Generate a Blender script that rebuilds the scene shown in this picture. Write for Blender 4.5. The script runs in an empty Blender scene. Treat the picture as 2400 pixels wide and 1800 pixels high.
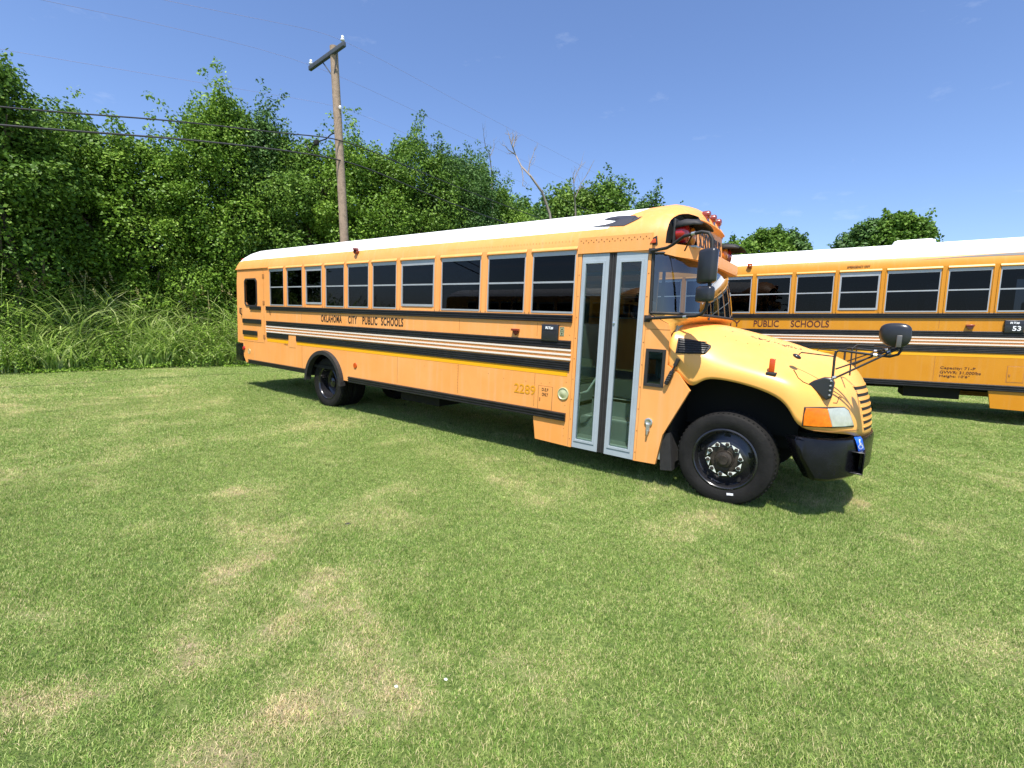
import bpy, bmesh, math, random
import numpy as np
from mathutils import Vector, Matrix
from mathutils.bvhtree import BVHTree

# ------------------------------------------------------------------ camera
SC = bpy.context.scene
COL = SC.collection
CF, CX, CY, CZ, YAW, PIT, ROL = 1129.572174514513, 1.2180654828028548, -6.789255244725108, 1.9138450586225326, -0.6419940797420992, -0.1265838734417778, -0.04373681963764479
_f = Vector((math.sin(YAW)*math.cos(PIT), math.cos(YAW)*math.cos(PIT), math.sin(PIT)))
_r = _f.cross(Vector((0, 0, 1))).normalized(); _d = _f.cross(_r)
_r2 = math.cos(ROL)*_r + math.sin(ROL)*_d; _d2 = -math.sin(ROL)*_r + math.cos(ROL)*_d
cam_data = bpy.data.cameras.new('camera'); cam = bpy.data.objects.new('camera', cam_data); COL.objects.link(cam)
cam_data.sensor_fit = 'HORIZONTAL'; cam_data.sensor_width = 36; cam_data.lens = CF/2400*36
cam_data.clip_start = 0.05; cam_data.clip_end = 3000
M = Matrix((( _r2.x, -_d2.x, -_f.x, CX), (_r2.y, -_d2.y, -_f.y, CY), (_r2.z, -_d2.z, -_f.z, CZ), (0, 0, 0, 1)))
cam.matrix_world = M
SC.camera = cam
CAM = Vector((CX, CY, CZ))
def pray(u, v):
    return CAM.copy(), (_r2*((u-1200)/CF) + _d2*((v-900)/CF) + _f).normalized()
def on_plane(u, v, axis, val):
    o, d = pray(u, v); return o + d*((val-o[axis])/d[axis])
def project(P):
    q = Vector(P)-CAM; w = q.dot(_f)
    if w < 0.05: return None
    return 1200+CF*q.dot(_r2)/w, 900+CF*q.dot(_d2)/w
K = 600/2212
def r3(x, y): return 1500+x*K, 460+y*K
def r4(x, y): return 1500+x*K, 800+y*K

# ------------------------------------------------------------------ light
SUNV = Vector((0.22, -0.42, 1.0)).normalized()
SC.view_settings.view_transform = 'Standard'; SC.view_settings.look = 'None'
SC.view_settings.exposure = 0.75; SC.view_settings.gamma = 1
W = bpy.data.worlds.new('World'); SC.world = W; W.use_nodes = True
wn = W.node_tree; wn.nodes.clear()
def N(nt, t, **kw):
    n = nt.nodes.new(t)
    for k, v in kw.items(): setattr(n, k, v)
    return n
sky = N(wn, 'ShaderNodeTexSky', sky_type='NISHITA', sun_disc=False, sun_elevation=math.asin(SUNV.z),
        sun_rotation=math.atan2(SUNV.x, SUNV.y), air_density=1.0, dust_density=0.9, ozone_density=3.5)
bg = N(wn, 'ShaderNodeBackground'); bg.inputs[1].default_value = 0.108
tc = N(wn, 'ShaderNodeTexCoord'); mp = N(wn, 'ShaderNodeMapping'); mp.inputs['Scale'].default_value = (3, 3, 9)
nz = N(wn, 'ShaderNodeTexNoise'); nz.inputs['Scale'].default_value = 2.2; nz.inputs['Detail'].default_value = 7; nz.inputs['Roughness'].default_value = .62
mr = N(wn, 'ShaderNodeMapRange'); mr.inputs[1].default_value = .63; mr.inputs[2].default_value = .9; mr.inputs[3].default_value = 0; mr.inputs[4].default_value = .3
mx = N(wn, 'ShaderNodeMix', data_type='RGBA'); mx.inputs[7].default_value = (6.2, 6.6, 7.4, 1)
tint = N(wn, 'ShaderNodeMix', data_type='RGBA', blend_type='MULTIPLY'); tint.inputs[0].default_value = 1; tint.inputs[7].default_value = (.94, .99, 1.16, 1)
out = N(wn, 'ShaderNodeOutputWorld')
L = wn.links.new
L(tc.outputs['Generated'], mp.inputs[0]); L(mp.outputs[0], nz.inputs[0]); L(nz.outputs[0], mr.inputs[0])
L(sky.outputs[0], tint.inputs[6]); L(tint.outputs[2], mx.inputs[6]); L(mr.outputs[0], mx.inputs[0]); L(mx.outputs[2], bg.inputs[0]); L(bg.outputs[0], out.inputs[0])
sl = bpy.data.lights.new('sun', 'SUN'); sl.energy = 4.8; sl.angle = math.radians(.53); sl.color = (1, .95, .87)
sun = bpy.data.objects.new('sun', sl); COL.objects.link(sun)
sun.rotation_euler = (-SUNV).to_track_quat('-Z', 'Y').to_euler()

# ------------------------------------------------------------------ helpers
def tag(o, label=None, cat=None, group=None, kind=None):
    if label: o['label'] = label
    if cat: o['category'] = cat
    if group: o['group'] = group
    if kind: o['kind'] = kind
    return o
def empty(name, loc=(0, 0, 0), rz=0, parent=None):
    o = bpy.data.objects.new(name, None); COL.objects.link(o); o.location = loc; o.rotation_euler = (0, 0, rz)
    o.empty_display_size = .2
    if parent: o.parent = parent
    return o
def link_mesh(name, me, mats, parent=None, smooth=35):
    o = bpy.data.objects.new(name, me); COL.objects.link(o)
    if mats is not None:
        if not isinstance(mats, (list, tuple)): mats = [mats]
        if len(me.materials) == 0:
            for m in mats: me.materials.append(m)
    if smooth:
        me.shade_smooth(); me.set_sharp_from_angle(angle=math.radians(smooth))
    if parent: o.parent = parent
    return o
class MB:
    def __init__(s): s.v = []; s.f = []; s.m = []
    def add(s, vs, fs, mi=0):
        b = len(s.v); s.v += [tuple(p) for p in vs]; s.f += [[b+i for i in f] for f in fs]; s.m += [mi]*len(fs); return s
    def box(s, x0, x1, y0, y1, z0, z1, mi=0, M=None, bev=0.0):
        if bev > 0:
            bm = bmesh.new(); bmesh.ops.create_cube(bm, size=1)
            for v in bm.verts: v.co = Vector((x0+(v.co.x+.5)*(x1-x0), y0+(v.co.y+.5)*(y1-y0), z0+(v.co.z+.5)*(z1-z0)))
            bmesh.ops.bevel(bm, geom=bm.edges[:], offset=bev, segments=3, profile=.5, affect='EDGES')
            return s.bm(bm, mi, M)
        vs = [(x, y, z) for z in (z0, z1) for y in (y0, y1) for x in (x0, x1)]
        if M: vs = [M @ Vector(p) for p in vs]
        return s.add(vs, [(0, 2, 3, 1), (4, 5, 7, 6), (0, 1, 5, 4), (2, 6, 7, 3), (0, 4, 6, 2), (1, 3, 7, 5)], mi)
    def bm(s, bm, mi=0, M=None):
        bm.verts.ensure_lookup_table(); bm.verts.index_update()
        vs = [(M @ v.co if M else v.co.copy()) for v in bm.verts]
        s.add(vs, [[v.index for v in f.verts] for f in bm.faces], mi); bm.free(); return s
    def mesh(s, me, mi=0, M=None):
        vs = [(M @ v.co if M else v.co.copy()) for v in me.vertices]
        return s.add(vs, [list(p.vertices) for p in me.polygons], mi)
    def tube(s, pts, r, n=8, mi=0, caps=True, r1=None):
        pts = [Vector(p) for p in pts]; m = len(pts); vs = []
        up = Vector((0, 0, 1)); prev = None
        for i, p in enumerate(pts):
            t = (pts[min(i+1, m-1)]-pts[max(i-1, 0)]).normalized()
            if prev is None:
                a = t.cross(up if abs(t.z) < .9 else Vector((1, 0, 0))).normalized()
            else:
                a = (prev - t*prev.dot(t)).normalized()
            prev = a; b = t.cross(a)
            rr = r if r1 is None else r+(r1-r)*i/(m-1)
            for k in range(n):
                an = 2*math.pi*k/n; vs.append(p+a*math.cos(an)*rr+b*math.sin(an)*rr)
        fs = [(i*n+k, i*n+(k+1) % n, (i+1)*n+(k+1) % n, (i+1)*n+k) for i in range(m-1) for k in range(n)]
        if caps: fs += [tuple(range(n-1, -1, -1)), tuple((m-1)*n+k for k in range(n))]
        return s.add(vs, fs, mi)
    def lathe(s, prof, origin, axis='y', n=40, mi=0):
        # prof: list of (radius, offset along axis)
        vs = []; ox, oy, oz = origin
        for r, h in prof:
            for k in range(n):
                a = 2*math.pi*k/n; c, q = math.cos(a)*r, math.sin(a)*r
                if axis == 'y': vs.append((ox+c, oy+h, oz+q))
                elif axis == 'x': vs.append((ox+h, oy+c, oz+q))
                else: vs.append((ox+c, oy+q, oz+h))
        m = len(prof)
        fs = [(i*n+k, (i+1)*n+k, (i+1)*n+(k+1) % n, i*n+(k+1) % n) for i in range(m-1) for k in range(n)]
        return s.add(vs, fs, mi)
    def prism(s, poly, y0, y1, mi=0, axis='y'):
        n = len(poly)
        if axis == 'y': vs = [(a, y0, b) for a, b in poly]+[(a, y1, b) for a, b in poly]
        elif axis == 'x': vs = [(y0, a, b) for a, b in poly]+[(y1, a, b) for a, b in poly]
        else: vs = [(a, b, y0) for a, b in poly]+[(a, b, y1) for a, b in poly]
        return s.add(vs, [tuple(range(n)), tuple(range(2*n-1, n-1, -1))]+[(i, i+n, (i+1) % n+n, (i+1) % n) for i in range(n)], mi)
    def build(s, name, mats, parent=None, smooth=35, bevel=0, fix=True):
        me = bpy.data.meshes.new(name); me.from_pydata(s.v, [], s.f); me.polygons.foreach_set('material_index', s.m); me.update()
        if fix:
            bm = bmesh.new(); bm.from_mesh(me); bmesh.ops.recalc_face_normals(bm, faces=bm.faces); bm.to_mesh(me); bm.free()
        o = link_mesh(name, me, mats, parent, smooth)
        if bevel:
            b = o.modifiers.new('bevel', 'BEVEL'); b.width = bevel; b.segments = 2; b.limit_method = 'ANGLE'; b.angle_limit = math.radians(40)
        return o
def curve_mesh(outer, holes, t, bevel=0):
    cu = bpy.data.curves.new('tmp', 'CURVE'); cu.dimensions = '2D'; cu.fill_mode = 'BOTH'; cu.extrude = t/2
    for poly in [outer]+holes:
        sp = cu.splines.new('POLY'); sp.points.add(len(poly)-1)
        for p, q in zip(sp.points, poly): p.co = (q[0], q[1], 0, 1)
        sp.use_cyclic_u = True
    ob = bpy.data.objects.new('tmp', cu); me = bpy.data.meshes.new_from_object(ob)
    bpy.data.objects.remove(ob); bpy.data.curves.remove(cu); return me
SIDE = Matrix(((1, 0, 0, 0), (0, 0, -1, 0), (0, 1, 0, 0), (0, 0, 0, 1)))   # (x,y,z) -> (x,-z,y): a panel in the x-z plane
def text_me(s, w, h, ext=.002, shear=0, bold=0, spacing=1.0):
    cu = bpy.data.curves.new('tmp', 'FONT'); cu.body = s; cu.extrude = ext; cu.offset = bold; cu.resolution_u = 4; cu.shear = shear; cu.space_character = spacing
    ob = bpy.data.objects.new('tmp', cu); me = bpy.data.meshes.new_from_object(ob)
    bpy.data.objects.remove(ob); bpy.data.curves.remove(cu)
    xs = [v.co.x for v in me.vertices]; ys = [v.co.y for v in me.vertices]
    x0, x1, y0, y1 = min(xs), max(xs), min(ys), max(ys)
    for v in me.vertices: v.co.x = (v.co.x-x0)/(x1-x0)*w; v.co.y = (v.co.y-y0)/(y1-y0)*h
    return me
def side_text(mb, s, x, z, w, h, y=-1.2235, mi=0, **kw):
    mb.mesh(text_me(s, w, h, **kw), mi, Matrix.Translation((x, y, z)) @ SIDE)
def decal(bvh, poly, off, rayf, cuts=3, thick=0.0):
    bm = bmesh.new(); vs = [bm.verts.new((a, b, 0)) for a, b in poly]; bm.faces.new(vs)
    bmesh.ops.triangulate(bm, faces=bm.faces[:])
    for _ in range(cuts):
        L_ = sorted(bm.edges, key=lambda e: -e.calc_length()); mxl = L_[0].calc_length()
        bmesh.ops.subdivide_edges(bm, edges=[e for e in bm.edges if e.calc_length() > mxl*.5], cuts=1)
        bmesh.ops.triangulate(bm, faces=bm.faces[:])
    bad = []
    for v in bm.verts:
        o, d = rayf(v.co.x, v.co.y); h = bvh.ray_cast(o, d)
        if h[0] is None: bad.append(v); continue
        n = h[1] if h[1].dot(d) < 0 else -h[1]
        v.co = h[0]+n*off
    bmesh.ops.delete(bm, geom=bad, context='VERTS')
    return bm
def bm_obj(name, bm, mats, parent, thick=0, smooth=40, mirror=False):
    me = bpy.data.meshes.new(name)
    if mirror:
        for v in bm.verts: v.co.y = -v.co.y
        bmesh.ops.reverse_faces(bm, faces=bm.faces[:])
    bm.to_mesh(me)
    o = link_mesh(name, me, mats, parent, smooth)
    if thick:
        m = o.modifiers.new('solid', 'SOLIDIFY'); m.thickness = thick; m.offset = 0
    return o
def copy_tree(o, parent=None):
    c = o.copy(); COL.objects.link(c)
    if parent: c.parent = parent
    for ch in list(o.children): copy_tree(ch, c)
    return c
def lerp(a, b, t): return a+(b-a)*t

# ------------------------------------------------------------------ materials
def mat(name, col, rough=.5, metal=0, spec=.5, coat=0, noise=0, nscale=4, bump=0, bscale=60, emit=None, trans=0):
    m = bpy.data.materials.new(name); m.use_nodes = True; nt = m.node_tree; b = nt.nodes['Principled BSDF']
    b.inputs['Base Color'].default_value = (*col, 1); b.inputs['Roughness'].default_value = rough; b.inputs['Metallic'].default_value = metal
    b.inputs['Specular IOR Level'].default_value = spec; b.inputs['Coat Weight'].default_value = coat; b.inputs['Coat Roughness'].default_value = .12
    if noise:
        g = N(nt, 'ShaderNodeTexCoord'); n1 = N(nt, 'ShaderNodeTexNoise'); n1.inputs['Scale'].default_value = nscale; n1.inputs['Detail'].default_value = 8; n1.inputs['Roughness'].default_value = .65
        mm = N(nt, 'ShaderNodeMapRange'); mm.inputs[1].default_value = .3; mm.inputs[2].default_value = .7; mm.inputs[3].default_value = 1-noise; mm.inputs[4].default_value = 1+noise
        mu = N(nt, 'ShaderNodeVectorMath', operation='SCALE'); mu.inputs[0].default_value = col
        nt.links.new(g.outputs['Object'], n1.inputs[0]); nt.links.new(n1.outputs[0], mm.inputs[0]); nt.links.new(mm.outputs[0], mu.inputs['Scale']); nt.links.new(mu.outputs[0], b.inputs['Base Color'])
        rr = N(nt, 'ShaderNodeMapRange'); rr.inputs[3].default_value = max(.02, rough-.12); rr.inputs[4].default_value = min(1, rough+.15)
        nt.links.new(n1.outputs[0], rr.inputs[0]); nt.links.new(rr.outputs[0], b.inputs['Roughness'])
    if bump:
        g2 = N(nt, 'ShaderNodeTexCoord'); n2 = N(nt, 'ShaderNodeTexNoise'); n2.inputs['Scale'].default_value = bscale; n2.inputs['Detail'].default_value = 5
        bp = N(nt, 'ShaderNodeBump'); bp.inputs['Strength'].default_value = bump; bp.inputs['Distance'].default_value = .01
        nt.links.new(g2.outputs['Object'], n2.inputs[0]); nt.links.new(n2.outputs[0], bp.inputs['Height']); nt.links.new(bp.outputs[0], b.inputs['Normal'])
    return m
def paint(name, col, col2, rough=.38, coat=.0, streak=.35):
    """aged enamel: slow fading between two colours, thin vertical dust runs, fine specks of dirt"""
    m = bpy.data.materials.new(name); m.use_nodes = True; nt = m.node_tree; b = nt.nodes['Principled BSDF']; l = nt.links.new
    b.inputs['Coat Weight'].default_value = coat; b.inputs['Coat Roughness'].default_value = .15
    g = N(nt, 'ShaderNodeTexCoord')
    n1 = N(nt, 'ShaderNodeTexNoise'); n1.inputs['Scale'].default_value = 1.3; n1.inputs['Detail'].default_value = 6; n1.inputs['Roughness'].default_value = .6; l(g.outputs['Object'], n1.inputs[0])
    mp = N(nt, 'ShaderNodeMapping'); mp.inputs['Scale'].default_value = (14, 14, .7); l(g.outputs['Object'], mp.inputs[0])
    n2 = N(nt, 'ShaderNodeTexNoise'); n2.inputs['Scale'].default_value = 1; n2.inputs['Detail'].default_value = 4; l(mp.outputs[0], n2.inputs[0])
    n3 = N(nt, 'ShaderNodeTexNoise'); n3.inputs['Scale'].default_value = 55; n3.inputs['Detail'].default_value = 3; l(g.outputs['Object'], n3.inputs[0])
    m1 = N(nt, 'ShaderNodeMapRange'); m1.inputs[1].default_value = .3; m1.inputs[2].default_value = .7; l(n1.outputs[0], m1.inputs[0])
    x1 = N(nt, 'ShaderNodeMix', data_type='RGBA'); x1.inputs[6].default_value = (*col, 1); x1.inputs[7].default_value = (*col2, 1); l(m1.outputs[0], x1.inputs[0])
    m2 = N(nt, 'ShaderNodeMapRange'); m2.inputs[1].default_value = .52; m2.inputs[2].default_value = .8; m2.inputs[4].default_value = streak; l(n2.outputs[0], m2.inputs[0])
    x2 = N(nt, 'ShaderNodeMix', data_type='RGBA'); x2.inputs[7].default_value = (.62, .45, .26, 1); l(x1.outputs[2], x2.inputs[6]); l(m2.outputs[0], x2.inputs[0])
    m3 = N(nt, 'ShaderNodeMapRange'); m3.inputs[1].default_value = .68; m3.inputs[2].default_value = .78; m3.inputs[4].default_value = .45; l(n3.outputs[0], m3.inputs[0])
    x3 = N(nt, 'ShaderNodeMix', data_type='RGBA'); x3.inputs[7].default_value = (.30, .17, .06, 1); l(x2.outputs[2], x3.inputs[6]); l(m3.outputs[0], x3.inputs[0])
    l(x3.outputs[2], b.inputs['Base Color'])
    m4 = N(nt, 'ShaderNodeMapRange'); m4.inputs[3].default_value = rough-.1; m4.inputs[4].default_value = rough+.2; l(n1.outputs[0], m4.inputs[0]); l(m4.outputs[0], b.inputs['Roughness'])
    n4 = N(nt, 'ShaderNodeTexNoise'); n4.inputs['Scale'].default_value = 2.3; n4.inputs['Detail'].default_value = 2; l(g.outputs['Object'], n4.inputs[0])
    bp = N(nt, 'ShaderNodeBump'); bp.inputs['Strength'].default_value = .12; bp.inputs['Distance'].default_value = .02; l(n4.outputs[0], bp.inputs['Height']); l(bp.outputs[0], b.inputs['Normal'])
    return m
def glass(name, tint, refl=.06, rough=0.0, gain=1.0):
    m = bpy.data.materials.new(name); m.use_nodes = True; nt = m.node_tree; nt.nodes.clear(); l = nt.links.new
    o = N(nt, 'ShaderNodeOutputMaterial'); t = N(nt, 'ShaderNodeBsdfTransparent'); t.inputs[0].default_value = (*tint, 1)
    g = N(nt, 'ShaderNodeBsdfGlossy'); g.inputs['Roughness'].default_value = rough; g.inputs[0].default_value = (.95, .97, 1, 1)
    fr = N(nt, 'ShaderNodeFresnel'); fr.inputs[0].default_value = 1.5
    mu = N(nt, 'ShaderNodeMath', operation='MULTIPLY_ADD'); mu.inputs[1].default_value = gain; mu.inputs[2].default_value = refl
    x = N(nt, 'ShaderNodeMixShader'); l(fr.outputs[0], mu.inputs[0]); l(mu.outputs[0], x.inputs[0]); l(t.outputs[0], x.inputs[1]); l(g.outputs[0], x.inputs[2]); l(x.outputs[0], o.inputs[0])
    return m
MT = dict(
    yellow=paint('faded_yellow_paint', (.80, .32, .075), (.84, .37, .11), .42),
    yellow_strong=paint('school_bus_yellow_paint', (.55, .215, .004), (.59, .25, .009), .36, streak=.15),
    hood=paint('hood_yellow_paint', (.84, .39, .080), (.87, .44, .11), .34, coat=.08, streak=.08),
    hood2=paint('hood_yellow_paint_fresh', (.70, .30, .012), (.72, .33, .02), .34, coat=.25, streak=.05),
    white=mat('white_roof_paint', (.86, .86, .84), .5, noise=.04, nscale=2),
    trim_white=mat('white_stripe_paint', (.74, .67, .58), .5),
    black=mat('black_rail_paint', (.012, .012, .014), .35, noise=.3, nscale=9),
    rubber=mat('black_rubber', (.018, .017, .017), .65, noise=.3, nscale=12),
    tyre=mat('tyre_rubber', (.012, .0115, .011), .7, spec=.2, noise=.35, nscale=7, bump=.3, bscale=40),
    rim=mat('black_wheel_paint', (.012, .012, .014), .22, noise=.3, nscale=8, coat=.4),
    rust=mat('greasy_hub_metal', (.055, .045, .036), .55, metal=.6, noise=.5, nscale=20),
    alu=mat('aluminium_frame', (.40, .415, .43), .38, metal=.35, noise=.08, nscale=6),
    door=mat('grey_door_paint', (.36, .41, .45), .4, metal=.1, noise=.07, nscale=5),
    plastic=mat('black_mirror_plastic', (.02, .021, .026), .3, spec=.6, noise=.12, nscale=8),
    bumper=mat('black_bumper_paint', (.005, .005, .007), .24, spec=.3, noise=.45, nscale=7),
    chassis=mat('chassis_black', (.006, .006, .005), .85),
    steel=mat('galvanised_steel', (.55, .55, .53), .4, metal=.8, noise=.2, nscale=30),
    chrome=mat('mirror_glass', (.8, .82, .84), .04, metal=1),
    red=mat('red_lamp_lens', (.42, .010, .012), .15, coat=.6),
    amber=mat('amber_lamp_lens', (.72, .17, .004), .22, coat=.2, noise=.25, nscale=14),
    orange=mat('orange_marker_lens', (.55, .07, .005), .25, coat=.2),
    clear=mat('headlamp_lens', (.50, .52, .44), .12, metal=.25, coat=.8, noise=.2, nscale=9),
    text=mat('black_lettering', (.02, .016, .014), .5), text_brown=mat('dark_red_lettering', (.09, .02, .012), .5),
    text_gold=mat('gold_lettering', (.66, .29, .012), .45), sign_white=mat('white_lettering', (.85, .86, .88), .4),
    blue=mat('blue_sticker', (.01, .13, .75), .3), grey_seat=mat('grey_green_vinyl', (.22, .27, .23), .5),
    interior=mat('interior_grey_green', (.30, .34, .30), .6), dark_in=mat('dark_interior', (.06, .065, .06), .7),
    badge=mat('pale_green_reflector', (.50, .52, .30), .4, metal=.3), pale=mat('pale_nosing', (.7, .74, .66), .5),
    wglass=glass('tinted_window_glass', (.16, .17, .19), .0, gain=.38), dglass=glass('door_glass', (.80, .88, .85), .005, gain=.6),
    sglass=glass('windshield_glass', (.30, .38, .40), .07), dark_mark=mat('dark_grey_mark_paint', (.035, .035, .045), .5),
    seam=mat('panel_seam_dirt', (.38, .16, .04), .8),
)

# ------------------------------------------------------------------ bus
ROOFP = [(1.22, 2.93), (1.208, 3.03), (1.165, 3.125), (1.085, 3.225), (.95, 3.325), (.76, 3.41), (.52, 3.475), (.26, 3.515), (0, 3.53)]
RP = [(-y, z) for y, z in ROOFP]+[(y, z) for y, z in ROOFP[-2::-1]]       # right to left, over the top
def roof_section(x, k=1.0, w=1.0, up=0.0):
    return [(x, y*w, 2.93+(z-2.93)*k+(up if 2.94 < z else 0)) for y, z in RP]
def loft(mb, secs, mi=0, close=False):
    n = len(secs[0]); b = []
    for s in secs: b += list(s)
    fs = [(i*n+k, i*n+k+1, (i+1)*n+k+1, (i+1)*n+k) for i in range(len(secs)-1) for k in range(n-1)]
    if close:
        fs += [(i*n+n-1, i*n, (i+1)*n, (i+1)*n+n-1) for i in range(len(secs)-1)]
        fs += [tuple(range(n)), tuple((len(secs)-1)*n+k for k in range(n-1, -1, -1))]
    mb.add(b, fs, mi); return mb

def hood_mesh():
    H = [  # columns along the fender, rows from the lip up to the centre line: (x, y, z)
        [(-.705, 1.20, 1.50), (-.70, 1.212, 1.60), (-.70, 1.20, 1.73), (-.70, 1.165, 1.85), (-.70, 1.05, 1.955), (-.68, .62, 2.01), (-.67, 0, 2.03)],
        [(-.56, 1.20, 1.42), (-.55, 1.212, 1.57), (-.55, 1.19, 1.70), (-.55, 1.13, 1.835), (-.55, .99, 1.94), (-.54, .58, 2.0), (-.53, 0, 2.022)],
        [(-.42, 1.20, 1.25), (-.41, 1.210, 1.54), (-.40, 1.175, 1.665), (-.40, 1.075, 1.80), (-.40, .91, 1.915), (-.40, .54, 1.985), (-.40, 0, 2.007)],
        [(-.31, 1.20, 1.36), (-.30, 1.207, 1.53), (-.30, 1.155, 1.645), (-.30, 1.03, 1.77), (-.30, .86, 1.89), (-.30, .51, 1.965), (-.30, 0, 1.987)],
        [(-.20, 1.20, 1.405), (-.20, 1.205, 1.52), (-.20, 1.14, 1.625), (-.20, .99, 1.745), (-.20, .82, 1.865), (-.20, .49, 1.943), (-.20, 0, 1.966)],
        [(.13, 1.20, 1.375), (.13, 1.205, 1.48), (.12, 1.13, 1.575), (.10, .93, 1.68), (.10, .74, 1.79), (.10, .45, 1.875), (.10, 0, 1.90)],
        [(.48, 1.20, 1.28), (.47, 1.205, 1.43), (.45, 1.12, 1.515), (.42, .90, 1.61), (.42, .72, 1.70), (.42, .43, 1.78), (.38, 0, 1.835)],
        [(.60, 1.19, 1.13), (.61, 1.195, 1.34), (.62, 1.10, 1.47), (.58, .87, 1.56), (.56, .70, 1.65), (.54, .42, 1.74), (.48, 0, 1.80)],
        [(.675, 1.17, .965), (.715, 1.155, 1.22), (.74, 1.06, 1.41), (.72, .84, 1.51), (.68, .66, 1.605), (.63, .38, 1.71), (.56, 0, 1.775)],
        [(.92, 1.02, .945), (.915, 1.0, 1.19), (.90, .90, 1.37), (.85, .74, 1.475), (.78, .58, 1.585), (.70, .33, 1.70), (.61, 0, 1.762)],
        [(1.11, .77, .925), (1.09, .74, 1.17), (1.02, .70, 1.365), (.95, .60, 1.475), (.87, .48, 1.585), (.77, .27, 1.69), (.65, 0, 1.75)],
        [(1.20, .50, .86), (1.18, .49, 1.15), (1.10, .47, 1.375), (1.04, .42, 1.485), (.95, .34, 1.60), (.82, .20, 1.685), (.69, 0, 1.74)],
        [(1.265, .23, .84), (1.24, .22, 1.14), (1.16, .22, 1.385), (1.10, .20, 1.495), (1.0, .17, 1.61), (.86, .10, 1.68), (.72, 0, 1.735)],
        [(1.285, 0, .83), (1.26, 0, 1.14), (1.18, 0, 1.385), (1.12, 0, 1.50), (1.02, 0, 1.615), (.88, 0, 1.68), (.75, 0, 1.73)]]
    bm = bmesh.new()
    for sgn in (-1, 1):
        g = [[bm.verts.new((p[0], p[1]*sgn, p[2])) for p in c] for c in H]
        for i in range(len(H)-1):
            for j in range(6):
                q = [g[i][j], g[i+1][j], g[i+1][j+1], g[i][j+1]]
                bm.faces.new(q if sgn < 0 else q[::-1])
    bmesh.ops.remove_doubles(bm, verts=bm.verts, dist=.002)
    bmesh.ops.dissolve_degenerate(bm, dist=.001, edges=bm.edges)
    cr = bm.edges.layers.float.new('crease_edge')
    for e in bm.edges:
        if e.is_boundary: e[cr] = .35
    me = bpy.data.meshes.new('hood'); bm.to_mesh(me); bm.free()
    ob = bpy.data.objects.new('tmp', me); COL.objects.link(ob)
    sd = ob.modifiers.new('s', 'SUBSURF'); sd.levels = 2; sd.render_levels = 2
    bpy.context.view_layer.update()
    res = bpy.data.meshes.new_from_object(ob.evaluated_get(bpy.context.evaluated_depsgraph_get()))
    bpy.data.objects.remove(ob); res.name = 'hood'
    return res
def bvh_of(me):
    return BVHTree.FromPolygons([v.co.copy() for v in me.vertices], [list(p.vertices) for p in me.polygons])

WS_BOT = [(-.95, 1.215), (-.80, 1.205), (-.68, 1.17), (-.58, 1.07), (-.51, .85), (-.465, .5), (-.45, .2), (-.447, 0)]
WS_TOP = [(-.97, 1.215), (-.87, 1.20), (-.78, 1.15), (-.70, 1.03), (-.635, .80), (-.59, .48), (-.575, .2), (-.57, 0)]
def full(c): return [(x, -y) for x, y in c]+[(x, y) for x, y in c[-2::-1]]

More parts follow.
